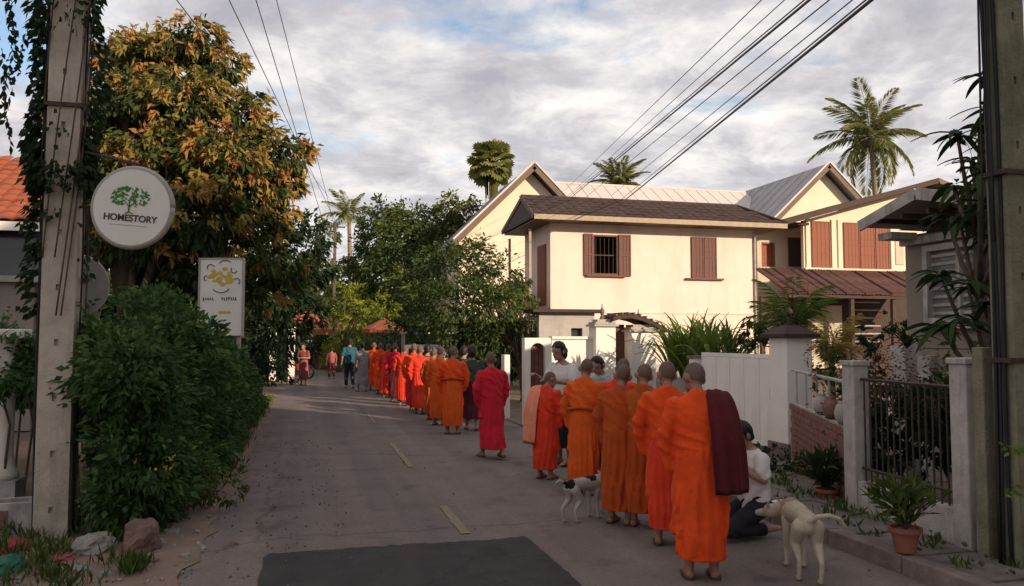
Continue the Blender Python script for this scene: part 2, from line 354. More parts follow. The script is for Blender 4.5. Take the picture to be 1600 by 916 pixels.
def voxel(mb, size, smooth=4, dec=None):
    me = mb.mesh('tmp'); fixn(me); o = bpy.data.objects.new('tmp', me); COL.objects.link(o)
    r = o.modifiers.new('r', 'REMESH'); r.mode = 'VOXEL'; r.voxel_size = size
    if smooth: sm = o.modifiers.new('s', 'SMOOTH'); sm.factor = .5; sm.iterations = smooth
    if dec: d = o.modifiers.new('d', 'DECIMATE'); d.ratio = dec
    dg = bpy.context.evaluated_depsgraph_get(); dg.update()
    out = bpy.data.meshes.new_from_object(o.evaluated_get(dg))
    bpy.data.objects.remove(o); bpy.data.meshes.remove(me); out.shade_smooth(); return out
def vget(me):
    a = np.empty(len(me.vertices)*3); me.vertices.foreach_get('co', a); return a.reshape(-1, 3)
def vset(me, a): me.vertices.foreach_set('co', a.reshape(-1)); me.update()
def ngets(me):
    a = np.empty(len(me.vertices)*3); me.vertices.foreach_get('normal', a); return a.reshape(-1, 3)

# ---- leaves
def unit(a): return a/np.maximum(np.linalg.norm(a, axis=1, keepdims=True), 1e-9)
def leafmesh(name, C, D, L, W, tint, fold=.25):
    n = len(C); D = unit(D); L = np.broadcast_to(L, (n,))[:, None]; W = np.broadcast_to(W, (n,))[:, None]
    S = unit(np.cross(D, rng.normal(size=(n, 3)))); U = np.cross(S, D)
    mid = C+D*L*.45-U*W*fold
    V = np.stack([C, mid+S*W*.5+U*W*fold*1.6, C+D*L-np.array([0, 0, 1])*L*.12, mid-S*W*.5+U*W*fold*1.6], 1).reshape(-1, 3)
    me = bpy.data.meshes.new(name); me.vertices.add(4*n); me.vertices.foreach_set('co', V.reshape(-1))
    b = np.arange(n)[:, None]*4; idx = np.concatenate([b+np.array([0, 1, 2]), b+np.array([0, 2, 3])], 1).reshape(-1)
    me.loops.add(6*n); me.loops.foreach_set('vertex_index', idx.astype(np.int32))
    me.polygons.add(2*n); me.polygons.foreach_set('loop_start', (np.arange(2*n)*3).astype(np.int32))
    me.update(calc_edges=True)
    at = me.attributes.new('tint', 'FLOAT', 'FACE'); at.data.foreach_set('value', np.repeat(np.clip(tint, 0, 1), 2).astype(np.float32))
    return me
def clumps(cl, dens, L, droop=.4, shell=.55, tb=0.0, gap=.0):
    """cl: list of (centre, radius). returns C, D, tint"""
    Cs, Ds, Ts = [], [], []
    for c, r in cl:
        rr = np.array([r, r, r*.8]) if np.isscalar(r) else np.array(r)
        n = int(dens*(rr.mean()**2)*4); d = unit(rng.normal(size=(n, 3)))
        # sub-tufts: leaves gather round small twig ends
        k = max(6, n//28); tw = unit(rng.normal(size=(k, 3)))*(shell+(1.05-shell)*rng.random((k, 1)))
        q = tw[rng.integers(0, k, n)]+rng.normal(size=(n, 3))*.13
        Cs.append(np.array(c)+q*rr); o = unit(q+d*.6); o[:, 2] -= droop; Ds.append(o)
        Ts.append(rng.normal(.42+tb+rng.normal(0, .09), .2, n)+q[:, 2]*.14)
    return np.concatenate(Cs), np.concatenate(Ds), np.concatenate(Ts)
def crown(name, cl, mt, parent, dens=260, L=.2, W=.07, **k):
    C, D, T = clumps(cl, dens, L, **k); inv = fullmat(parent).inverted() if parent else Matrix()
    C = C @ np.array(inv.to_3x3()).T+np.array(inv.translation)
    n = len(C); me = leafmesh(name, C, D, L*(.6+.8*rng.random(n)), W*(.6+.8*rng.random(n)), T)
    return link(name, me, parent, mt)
def limbs(base, cl, r0, parent, name='trunk', mt=None, split=.35, every=1):
    b = MB(); base = Vector(base); top = sum((Vector(c) for c, _ in cl), Vector())/len(cl)
    fork = base.lerp(Vector((base.x*.6+top.x*.4, base.y*.6+top.y*.4, top.z)), split)
    b.tube([base-Vector((0, 0, .1)), base.lerp(fork, .15)+Vector((.02, 0, 0)), base.lerp(fork, .6)+Vector((.05, .03, 0)), fork], [r0*1.35, r0, r0*.8, r0*.7], 10)
    for i, (c, _) in enumerate(cl):
        if i % every: continue
        c = Vector(c); m = fork.lerp(c, .5)+Vector((random.uniform(-.2, .2), random.uniform(-.2, .2), .15*(c-fork).length))
        b.tube([fork, fork.lerp(m, .5), m, c], [r0*.5, r0*.36, r0*.24, r0*.07], 6)
    return b.build(name, mt or M['bark'], parent, smooth=True)

def tree(name, label, cat, base, cl, mt, r0=.2, dens=200, L=.2, W=.07, group=None, limb=True, **k):
    t = thing(name, label, cat, base, 0, group); limbs(base, cl, r0, t, every=1 if limb else 2)
    crown('crown', cl, mt, t, dens, L, W, **k); return t

# ------------------------------------------------------------------ ground, road, pavement
def sheet(name, poly, z, mt, sub=0):
    b = MB(); b.add([(x, y, z) for x, y in poly], [tuple(range(len(poly)))])
    o = b.build(name, mt); tag(o, kind='structure'); return o
sheet('ground', [(-600, -600), (600, -600), (600, 600), (-600, 600)], 0.0, M['dirt'])
def ragged(x0, y0, y1, amp, step=.25, seed=0):
    return [(x0+amp*(mnoise.noise(Vector((seed, y*.9, 0)))+.6*mnoise.noise(Vector((seed+5, y*3.1, 0)))), y) for y in np.arange(y0, y1, step)]
RL, RR = -.86, 4.18
l = [(-.86, -30)]+ragged(RL, -2, 24, .10, .3, 1)+[(-.7, 34), (-1.6, 60)]
r = [(RR, -30), (RR, 14), (4.0, 24), (3.6, 34), (2.9, 60)]
road = sheet('road', l+r[::-1], .004, M['asphalt'])
_pt = [(-.30, -2), (1.86, -2)]+[(1.86+.03*mnoise.noise(Vector((y*5, 3, 0)))+.02*mnoise.noise(Vector((y*17, 3, 0))), y) for y in np.linspace(-1, 6.62, 70)]+[(x, 6.72+.05*mnoise.noise(Vector((x*3, 9, 0)))+.03*mnoise.noise(Vector((x*15, 9, 0)))) for x in np.linspace(1.84, -.26, 60)]+[(-.30+.02*mnoise.noise(Vector((y*5, 13, 0))), y) for y in np.linspace(6.6, -1, 30)]
sheet('asphalt_patch', _pt, .008, M['asphalt_dark'])
# dirt spilling over the left edge of the asphalt
vl = [(-4.5, -2), (-4.5, 26)]+ragged(-.80, -2, 26, .22, .2, 9)[::-1]
sheet('dirt_verge', vl, .012, M['verge'])
for i, (ya, yb, w) in enumerate(((6.95, 8.15, .085), (10.7, 13.2, .08), (16.5, 18.6, .05))):
    poly = [(1.37-w/2+.02*mnoise.noise(Vector((y*6, 1, i))), y) for y in np.linspace(ya, yb, 14)]+[(1.37+w/2+.02*mnoise.noise(Vector((y*6, 7, i))), y) for y in np.linspace(yb, ya, 14)]
    tag(sheet('road_marking', poly, .0125, M['paint_yellow']), kind='structure')
# right pavement: a bed with slabs and kerb stones laid on it
pav = MB().box((5.0, 5.6, .045), (1.52, 7.8, .09)).build('pavement', M['dirt']); tag(pav, kind='structure')
for j in range(11):
    for i in range(2):
        y = 2.1+j*.66; x = 4.62+i*.56
        if y > 9.2: continue
        z = .10+random.uniform(-.006, .008)
        MB().box((x, y, z-.03), (.535, .635, .075), rot=Euler((random.uniform(-.012, .012), random.uniform(-.012, .012), random.uniform(-.01, .01)))).build('slab', M['paving'], pav, bevel=.008)
for j in range(9):
    y = 2.05+j*.85
    MB().box((4.27, y, .055), (.13, .83, .15), rot=Euler((0, 0, random.uniform(-.008, .008)))).build('kerb_stone', M['kerb'], pav, bevel=.012)
# driveway apron in front of the gate
sheet('driveway', [(4.1, 9.6), (7.2, 9.6), (7.2, 16.6), (4.1, 16.6)], .016, M['paving'])

def scatter_bits(name, n, box, size, mt, label, cat, zoff=.01):
    b = MB()
    for _ in range(n):
        x = random.uniform(box[0], box[1]); y = box[2]+(box[3]-box[2])*random.random()**1.6; s = size*random.uniform(.4, 1.5)
        b.box((x, y, zoff+s*.2), (s, s*random.uniform(.6, 1.2), s*.6), rot=Euler((random.random(), random.random(), random.random()*6)))
    o = b.build(name, mt); return tag(o, label, cat, kind='stuff')
scatter_bits('gravel', 900, (-2.6, -.75, 4.6, 12), .022, M['rock'], 'loose gravel on the dirt shoulder left of the road', 'gravel', .012)
scatter_bits('pebbles', 240, (-.8, 0.4, 4.6, 14), .013, M['rock_red'], 'small pebbles scattered on the left edge of the asphalt', 'gravel', .008)
scatter_bits('litter', 160, (4.4, 5.6, 3.6, 9.0), .022, M['bark'], 'dry leaf litter on the right pavement', 'leaf litter', .145)
scatter_bits('fallen_leaves', 70, (-1.0, 4.2, 4.8, 22), .011, M['bark'], 'scattered dry leaves and crumbs lying on the asphalt', 'leaf litter', .012)
# rough grass
def grass(name, pts, label, h=.14, mt='grass'):
    C = np.array(pts); n = len(C); D = rng.normal(size=(n, 3))*.35; D[:, 2] = 1
    return tag(link(name, leafmesh(name, C, D, h*(.5+rng.random(n)), .014+.01*rng.random(n), rng.random(n)), None, LF[mt]), label, 'grass', kind='stuff')
pts = []
for _ in range(160):
    cx = random.uniform(-3.4, -.95); cy = random.uniform(4.8, 9); k = random.randint(6, 34)
    if cx > -1.3 and random.random() < .75: continue
    pts += [(cx+random.gauss(0, .05), cy+random.gauss(0, .05), .01) for _ in range(k)]
for _ in range(120):
    cy = random.uniform(8, 24); pts += [(-1.0+random.gauss(0, .07), cy+random.gauss(0, .08), .01) for _ in range(14)]
c = G(205, 895); pts += [(c.x+random.gauss(0, .05), c.y+random.gauss(0, .08), .01) for _ in range(160)]
grass('verge_grass', pts, 'tufts of rough grass on the left dirt shoulder')
pts = []
for _ in range(90):
    cx = random.uniform(4.45, 5.9); cy = random.uniform(4.6, 9.2)
    pts += [(cx+random.gauss(0, .04), cy+random.gauss(0, .04), .09) for _ in range(12)]
grass('pavement_weeds', pts, 'thin weeds growing between slabs of the right pavement', .10)

# ------------------------------------------------------------------ buildings
def wall_x(b, y, th, x0, x1, z0, z1, ops):
    """wall along X, its face at y (towards the camera), with real openings (xa, xb, za, zb)"""
    xs = sorted({x0, x1, *[v for o in ops for v in o[:2]]})
    for a, c in zip(xs[:-1], xs[1:]):
        zs = [z0]; hit = sorted([(o[2], o[3]) for o in ops if o[0] <= a+1e-6 and o[1] >= c-1e-6]); cur = z0
        for za, zb in hit:
            if za > cur: b.box(((a+c)/2, y+th/2, (cur+za)/2), (c-a, th, za-cur))
            cur = zb
        if z1 > cur: b.box(((a+c)/2, y+th/2, (cur+z1)/2), (c-a, th, z1-cur))
    return b
def wall_y(b, x, th, y0, y1, z0, z1, ops=()):
    ys = sorted({y0, y1, *[v for o in ops for v in o[:2]]})
    for a, c in zip(ys[:-1], ys[1:]):
        hit = sorted([(o[2], o[3]) for o in ops if o[0] <= a+1e-6 and o[1] >= c-1e-6]); cur = z0
        for za, zb in hit:
            if za > cur: b.box((x+th/2, (a+c)/2, (cur+za)/2), (th, c-a, za-cur))
            cur = zb
        if z1 > cur: b.box((x+th/2, (a+c)/2, (cur+z1)/2), (th, c-a, z1-cur))
    return b

def shutter(parent, x0, x1, y, z0, z1, mt, n=3, name='shutter', angle=0.0, hinge=0):
    """plank shutter: frame plus boards, each a part"""
    s = MB(); w = x1-x0; h = z1-z0
    pts = MB()
    fr = .045
    s.box((w/2, 0, fr/2), (w, .04, fr)); s.box((w/2, 0, h-fr/2), (w, .04, fr)); s.box((w/2, 0, h/2), (w-2*fr, .04, fr))
    for xx in (fr/2, w-fr/2): s.box((xx, 0, h/2), (fr, .044, h-.002))
    o = s.build(name, mt, parent, world=False)
    o.location = fullmat(parent).inverted() @ Vector((x0, y, z0))
    bw = (w-2*fr)/n
    me = MB().box((0, 0, 0), (bw-.012, .02, h-2*fr-.01)).mesh('board'); me.materials.append(mt)
    for k in range(n):
        c = link('board', me, o); c.location = (fr+bw*(k+.5), .006, h/2)
    if angle:
        o.rotation_euler = (0, 0, angle)
        if hinge: o.location = fullmat(parent).inverted() @ Vector((x1, y, z0)); o.rotation_euler = (0, 0, PI+angle)
    return o

def tiles(parent, O, U, V, nu, nv, w, l, mt, name='tile', ok=None, th=.03, wave=False, jit=.012):
    U = Vector(U).normalized(); V = Vector(V).normalized(); Nn = U.cross(V).normalized()
    b = MB(); L = l*1.15
    if wave:                                     # curved pan tile
        k = 5; xs = [(-.5+i/k)*w*.98 for i in range(k+1)]; hs = [th*1.1*math.sin(PI*i/k) for i in range(k+1)]
        vs = [(x, 0, h+th) for x, h in zip(xs, hs)]+[(x, L, h*.9) for x, h in zip(xs, hs)]+[(x, 0, h) for x, h in zip(xs, hs)]
        fs = [(i, i+1, k+1+i+1, k+1+i) for i in range(k)]+[(2*(k+1)+i, 2*(k+1)+i+1, i+1, i) for i in range(k)]
        b.add(vs, fs)
    else:
        x = w*.485
        b.add([(-x, 0, 0), (x, 0, 0), (x, L, -.01), (-x, L, -.01), (-x, 0, th), (x, 0, th), (x, L, .004), (-x, L, .004)],
              [(4, 5, 6, 7), (0, 1, 5, 4), (1, 2, 6, 5), (3, 0, 4, 7), (0, 3, 2, 1)])
    me = b.mesh(name); me.materials.append(mt); inv = fullmat(parent).inverted()
    rot = Matrix((U, V, Nn)).transposed().to_4x4()
    for j in range(nv):
        for i in range(nu):
            u = (i+.5)*w; v = j*l
            if ok and not ok(u, v): continue
            o = link(name, me, parent)
            m = Matrix.Translation(Vector(O)+U*u+V*v+Nn*random.uniform(.0, jit)) @ rot @ Matrix.Rotation(random.uniform(-.02, .02), 4, 'Z') @ Matrix.Rotation(random.uniform(-.03, .03)*(jit > 0), 4, 'X')
            o.matrix_local = inv @ m

# --- cream upper-storey house
def cream_house():
    Y = 26.0; x0 = PY(860, 400, Y).x; x1 = PY(1180, 400, Y).x; D = 3.3; zt = 5.72
    t = thing('cream_house', 'cream rendered two storey house with dark brown tiled roof and brown shutters', 'house', ((x0+x1)/2, Y+D/2, 0))
    w1 = (PY(926, 400, Y).x, PY(966, 400, Y).x, PY(940, 430, Y).z, PY(940, 367, Y).z)
    w2 = (PY(1080, 400, Y).x, PY(1119, 400, Y).x, PY(1100, 435, Y).z, PY(1100, 371, Y).z)
    dr = (PY(893, 400, Y).x, PY(925, 400, Y).x, .0, 2.1)
    b = wall_x(MB(), Y, .2, x0, x1, 0, zt, [w1, w2, dr])
    o1 = (Y+.5, Y+1.4, 2.9, 5.0)
    wall_y(b, x0, .2, Y+.2, Y+D, 0, zt, [o1]); wall_y(b, x1-.2, .2, Y+.2, Y+D, 0, zt, [])
    b.box(((x0+x1)/2, Y+D-.1, zt/2), (x1-x0-.4, .2, zt)).build('wall', M['cream'], t)
    MB().box(((x0+x1)/2, Y-.012, 2.62), (x1-x0+.02, .024, .05)).build('string_course', M['cream'], t)
    MB().box(((x0+x1)/2, Y+D/2, 2.7), (x1-x0-.42, D-.42, .12)).build('floor', M['wood_dark'], t)
    MB().box(((x0+x1)/2, Y+1.4, 4.1), (x1-x0-.5, .06, 2.6)).build('inner_wall', M['wood_dark'], t)
    # window 1: open, bars, shutters folded out
    for w, open_ in ((w1, True), (w2, False)):
        f = MB(); fw = .06
        for xx in (w[0]+fw/2, w[1]-fw/2): f.box((xx, Y+.05, (w[2]+w[3])/2), (fw, .12, w[3]-w[2]))
        for zz in (w[2]+fw/2, w[3]-fw/2): f.box(((w[0]+w[1])/2, Y+.05, zz), (w[1]-w[0]-2*fw, .12, fw))
        wn = f.build('window', M['shutter'], t)
        MB().box(((w[0]+w[1])/2, Y-.05, w[2]-.035), (w[1]-w[0]+.5, .12, .06)).build('sill', M['shutter'], wn)
        if open_:
            for k in range(5):
                xx = w[0]+(w[1]-w[0])*(k+1)/6
                MB().tube([(xx, Y+.10, w[2]+.06), (xx, Y+.10, w[3]-.06)], .012, 6).build('bar', M['iron'], wn)
            MB().box(((w[0]+w[1])/2, Y+.10, (w[2]+w[3])/2), (w[1]-w[0]-.12, .02, .03)).build('crossbar', M['iron'], wn)
            shutter(t, PY(912, 400, Y).x, w[0]-.01, Y-.04, w[2]-.03, w[3]+.02, M['shutter'], 2)
            shutter(t, w[1]+.01, PY(985, 400, Y).x, Y-.04, w[2]-.03, w[3]+.02, M['shutter'], 3)
        else:
            mx = (w[0]+w[1])/2
            shutter(t, w[0]+.0, mx-.01, Y-.035, w[2], w[3], M['shutter'], 3); shutter(t, mx+.01, w[1], Y-.035, w[2], w[3], M['shutter'], 3)
    dm = MB().box(((dr[0]+dr[1])/2, Y+.12, 1.05), (dr[1]-dr[0], .05, 2.1)).build('door', M['wood_dark'], t)
    # side veranda on the left
    xl = x0-.72
    MB().box((x0-.36, Y+1.5, 2.72), (.70, 2.9, .1)).build('veranda_floor', M['wood_dark'], t)
    rl = MB().box((x0-.70, Y+1.5, 3.62), (.06, 2.9, .06)).build('veranda_rail', M['barge'], t)
    for k in range(15):
        MB().box((x0-.70, Y+.12+k*.2, 3.18), (.04, .10, .80)).build('rail_board', M['barge'], rl)
    for yy in (Y+.08, Y+2.9):
        MB().box((x0-.70, yy, 4.1), (.08, .08, 2.7)).build('post', M['tan_barge'], t)
    for yy in (Y+.08, Y+2.9): MB().box((x0-.66, yy, 1.33), (.14, .14, 2.66)).build('lower_post', M['old_white'], t)
    MB().box((x0-.03, Y+.95, 3.95), (.05, .95, 2.1)).build('side_shutter', M['shutter_red'], t)
    # roof
    ex0, ex1 = x0-.78, x1+.85; ye0, ye1, yr = Y-.72, Y+3.7, Y+1.35; ze = 5.82; zr = 6.74
    V1 = Vector((0, yr-ye0, zr-ze)); V2 = Vector((0, yr-ye1, zr-ze))
    b = MB()
    A = [(ex0, ye0, ze), (ex1, ye0, ze), (ex1, ye1, ze+.0), (ex0, ye1, ze+.0)]; rl0 = (ex0+.15, yr, zr); rl1 = (ex1-.75, yr, zr)
    vs = A+[rl0, rl1]; n = len(vs); vs2 = [(x, y, z-.08) for x, y, z in vs]
    fs = [(0, 1, 5, 4), (1, 2, 5), (2, 3, 4, 5), (3, 0, 4)]
    b.add(vs+vs2, fs+[tuple(i+6 for i in f[::-1]) for f in fs]+[(0, 6, 7, 1), (1, 7, 8, 2), (2, 8, 9, 3), (3, 9, 6, 0)])
    rf = b.build('roof', M['wood_dark'], t)
    tiles(rf, Vector((ex0, ye0-.04, ze+.01)), (1, 0, 0), V1, int((ex1-ex0)/.33), 6, .335, V1.length/6, M['brown_tile'],
          ok=lambda u, v: u < (ex1-ex0)-.75*(v/V1.length)-.15, wave=True)
    hv = Vector((-.75, yr-Y-1.5, zr-ze))
    MB().tube([(ex0+.1, yr, zr+.05), (ex1-.75, yr, zr+.05)], .075, 8).build('ridge_cap', M['brown_tile'], rf)
    MB().tube([(ex1-.75, yr, zr+.04), (ex1, ye0, ze+.05)], .07, 8).build('hip_cap', M['brown_tile'], rf)
    MB().box(((ex0+ex1)/2, ye0-.03, ze-.06), (ex1-ex0+.02, .04, .17)).build('fascia', M['tan_barge'], t)
    g = MB(); g.beam((ex0-.02, ye0, ze-.04), (ex0+.12, yr, zr-.02), .05, .16); g.beam((ex0-.02, ye1, ze-.04), (ex0+.12, yr, zr-.02), .05, .16)
    g.build('barge_board', M['barge'], t)
    MB().box(((ex0+ex1)/2, (ye0+ye1)/2, ze-.13), (ex1-ex0-.1, ye1-ye0-.1, .03)).build('soffit', M['barge'], t)
    for k in range(9):
        MB().tube([(x1-.05, Y-.05, 0), (x1-.05, Y-.05, ze-.2)], .035, 8).build('downpipe', M['old_white'], t) if k == 0 else None
    for k in range(13):
        xx = ex0+.3+k*(ex1-ex0-.6)/12
        MB().beam((xx, ye0+.02, ze-.11), (xx, Y-.01, ze-.11), .05, .07).build('rafter_end', M['wood_dark'], t)
cream_house()

# --- large hall behind with two steep gables
def big_hall():
    Y = 38.0
    t = thing('gabled_hall', 'large pale yellow hall with two steep gables rising behind the brown tiled house', 'building', (17, 44, 0))
    ap1 = PY(830, 250, Y); ap2 = PY(1285, 250, Y)
    for i, (ap, hw, back) in enumerate(((ap1, 4.0, 7.0), (ap2, 3.9, 9.0))):
        sl = .98 if i == 0 else .93; ap.z -= .42; zb = ap.z-hw*sl
        g = MB().prism([(ap.x-hw+.35, Y, 0), (ap.x+hw-.35, Y, 0), (ap.x+hw-.35, Y, zb+.1), (ap.x, Y, ap.z-.25), (ap.x-hw+.35, Y, zb+.1)], (0, back, 0))
        g.build('gable_wall', M['cream2'], t)
        rf = None
        for s in (-1, 1):
            b = MB(); q = [(ap.x, Y-.55, ap.z), (ap.x+s*hw, Y-.55, ap.z-hw*sl), (ap.x+s*hw, Y+back, ap.z-hw*sl), (ap.x, Y+back, ap.z)]
            b.prism(q, (0, 0, .12)); rf = b.build('roof', M['grey_roof'], t)
            k = 9
            for j in range(k):           # standing seams
                yy = Y-.5+j*(back+.4)/k
                MB().beam((ap.x, yy, ap.z+.14), (ap.x+s*hw, yy, ap.z-hw*sl+.14), .03, .02).build('seam', M['grey_roof'], rf)
            MB().beam((ap.x, Y-.58, ap.z+.0), (ap.x+s*hw, Y-.58, ap.z-hw*sl+.0), .06, .34).build('barge_board', M['barge'] if s > 0 or i == 1 else M['barge'], t)
            MB().beam((ap.x, Y-.62, ap.z+.20), (ap.x+s*hw*1.01, Y-.62, ap.z-hw*sl*1.01+.20), .08, .08).build('verge_trim', M['metal_roof'], t)
    # long middle roof between the gables, sloping to the front
    xa, xb = ap1.x+.6, ap2.x-.9; yr = 44.5; zr = 10.75; ze = 6.9
    b = MB().prism([(xa, Y+.4, ze), (xb, Y+.4, ze), (xb, yr, zr), (xa, yr, zr)], (0, 0, .1)); mr = b.build('middle_roof', M['metal_roof'], t)
    n = 20
    for k in range(n):
        x = xa+(k+.5)*(xb-xa)/n
        MB().beam((x, Y+.45, ze+.105), (x, yr-.05, zr+.098), .02, .016).build('seam', M['metal_roof'], mr)
    MB().tube([(xa, yr, zr+.14), (xb, yr, zr+.12)], .08, 8).build('ridge_cap', M['metal_roof'], mr)
    MB().box(((xa+xb)/2, Y+3.8, ze/2), (xb-xa, 6.5, ze-.1)).build('wall', M['cream2'], t)
big_hall()

# --- shuttered house on the right
def shutter_house():
    Y = 29.0
    xa = PY(1188, 400, Y).x; xb = PY(1425, 400, Y).x+2.6; zw = PY(1300, 422, Y).z
    t = thing('shuttered_house', 'yellow house with red brown upper shutters and a rusty sheet porch roof', 'house', ((xa+xb)/2, Y+3, 0))
    pL = PY(1212, 350, Y); ap = PY(1462, 284, Y-.6); xr = ap.x+4.2; zl = pL.z-.05
    sl = (ap.z-zl)/(ap.x-pL.x)
    top = [(PY(1262, 400, Y).x, 0), (xb, 0)]
    x0 = PY(1256, 400, Y).x
    # upper wall to the raking roof
    b = MB().prism([(x0, Y, zw), (xb, Y, zw), (xb, Y, ap.z-.35-(xb-ap.x)*.3), (ap.x, Y, ap.z-.12), (x0, Y, zl+(x0-pL.x)*sl-.12)], (0, .18, 0))
    b.build('upper_wall', M['cream2'], t)
    MB().box(((x0+xb)/2, Y+3.2, zw/2), (xb-x0, 6.0, zw-.02)).build('body', M['wood_dark'], t)  # dark wood tone stands in for the shade under the porch
    # recessed bay at the left with two small windows
    Yr = Y+1.2; xr0 = PY(1183, 400, Yr).x; xr1 = x0
    bay = wall_x(MB(), Yr, .18, xr0, xr1, 0, PY(1230, 352, Yr).z, [(PY(1190, 400, Yr).x, PY(1211, 400, Yr).x, PY(1200, 417, Yr).z, PY(1200, 379, Yr).z), (PY(1231, 400, Yr).x, PY(1257, 400, Yr).x-.1, PY(1240, 417, Yr).z, PY(1240, 371, Yr).z)])
    bay.build('bay_wall', M['beige'], t)
    for a, c, za, zb in ((1190, 1211, 417, 379), (1231, 1256, 417, 371)):
        w = (PY(a, 400, Yr).x, PY(c, 400, Yr).x-.02, PY(a, za, Yr).z, PY(a, zb, Yr).z)
        wn = MB().box(((w[0]+w[1])/2, Yr+.12, (w[2]+w[3])/2), (w[1]-w[0], .03, w[3]-w[2])).build('window', M['shutter_red'] if a == 1190 else M['glass'], t)
        f = MB()
        for xx in (w[0]+.03, w[1]-.03): f.box((xx, Yr+.05, (w[2]+w[3])/2), (.06, .1, w[3]-w[2]))
        f.box(((w[0]+w[1])/2, Yr+.05, w[3]-.03), (w[1]-w[0]-.12, .1, .06)); f.build('frame', M['shutter_red'], wn)
    # tall shutters
    zb_, zt_ = PY(1300, 419, Y).z, PY(1300, 347, Y).z
    for a, c, n in ((1268, 1297, 4), (1318, 1343, 4), (1343.5, 1367, 4), (1367.5, 1389, 4)):
        s = shutter(t, PY(a, 400, Y).x+.01, PY(c, 400, Y).x-.01, Y-.04, zb_, zt_, M['shutter_red'], n)
    for a in (1262, 1302, 1312, 1394):
        MB().box((PY(a, 400, Y).x, Y-.03, (zb_+zt_)/2+.05), (.18, .06, zt_-zb_+.1)).build('mullion', M['cream2'], t)
    MB().box((PY(1326, 400, Y).x, Y-.05, zb_-.05), (PY(1396, 400, Y).x-PY(1258, 400, Y).x, .12, .08)).build('sill', M['cream2'], t)
    MB().box((PY(1405, 400, Y).x, Y-.02, zw+.9), (.4, .05, 1.2)).build('panel', M['beige'], t)
    # low pitched roof
    b = MB(); yf, yb = Y-.75, Y+6.5; pr = (xr, ap.z-4.2*.33)
    b.prism([(pL.x-.5, yf, zl-.5*sl), (ap.x, yf, ap.z), (pr[0], yf, pr[1]), (pr[0], yf, pr[1]+.1), (ap.x, yf, ap.z+.1), (pL.x-.5, yf, zl-.5*sl+.1)], (0, yb-yf, 0))
    rf = b.build('roof', M['brown_tile'], t)
    MB().beam((pL.x-.55, yf-.03, zl-.5*sl+.02), (ap.x, yf-.03, ap.z+.02), .05, .22).build('barge_board', M['wood_dark'], t)
    MB().beam((ap.x, yf-.03, ap.z+.02), (pr[0], yf-.03, pr[1]+.02), .05, .2).build('barge_board', M['barge'], t)
    MB().box((pL.x+.3, Y+.55, PY(1230, 350, Y).z+.02), (2.4, 1.3, .1)).build('side_eave', M['wood_dark'], t)
    # porch roof of rusty corrugated sheets
    a0 = PY(1183, 421, Y-.02); a1 = PY(1418, 421, Y-.02); yo = Y-2.4; zo = PY(1300, 460, Y-2.4).z; za = zw-.03
    L = Vector((0, yo-(Y-.02), zo-za)); n = 18; w = (a1.x-a0.x+.3)/n
    V = Vector((0, (Y-.02)-yo, za-zo))
    sm = MB(); k = 12
    vs = [((i/k-.5)*w*1.04, j*V.length, .022*math.cos(2*PI*i/k*3)+(.03 if th else 0)) for th in (0, 1) for j in (0, 1) for i in range(k+1)]
    m1 = k+1; fs = [(i, i+1, m1+i+1, m1+i) for i in range(k)]+[(2*m1+i, 2*m1+i+1, 3*m1+i+1, 3*m1+i) for i in range(k)]+[(i, i+1, 2*m1+i+1, 2*m1+i) for i in range(k)]
    sm.add(vs, fs); me = sm.mesh('sheet'); me.materials.append(M['rust']); Vn = V.normalized(); Nn = Vector((1, 0, 0)).cross(Vn)
    rot = Matrix((Vector((1, 0, 0)), Vn, Nn)).transposed().to_4x4()
    pr_ = MB().beam((a0.x-.1, yo+.1, zo-.08), (a1.x+.2, yo+.1, zo-.08), .08, .12).build('porch_roof', M['wood_dark'], t)
    for i in range(n):
        o = link('sheet', me, pr_); o.matrix_local = fullmat(pr_).inverted() @ (Matrix.Translation((a0.x-.15+w*(i+.5), yo+random.uniform(-.06, .06), zo+random.uniform(0, .03))) @ rot)
    for px in (1190, 1262, 1330, 1395):
        x = PY(px, 460, yo+.2).x; MB().box((x, yo+.2, zo/2-.05), (.15, .15, zo-.12)).build('porch_post', M['wood_dark'], t)
    MB().box((PY(1290, 500, Y).x, Y-.03, 1.8), (1.5, .05, 2.6)).build('lower_panel', M['beige'], t)
    for k in range(6):
        MB().box((PY(1352, 500, Y).x, Y-.04, 1.6+k*.33), (1.4, .05, .06)).build('lattice_bar', M['stucco_grey'], t)
shutter_house()

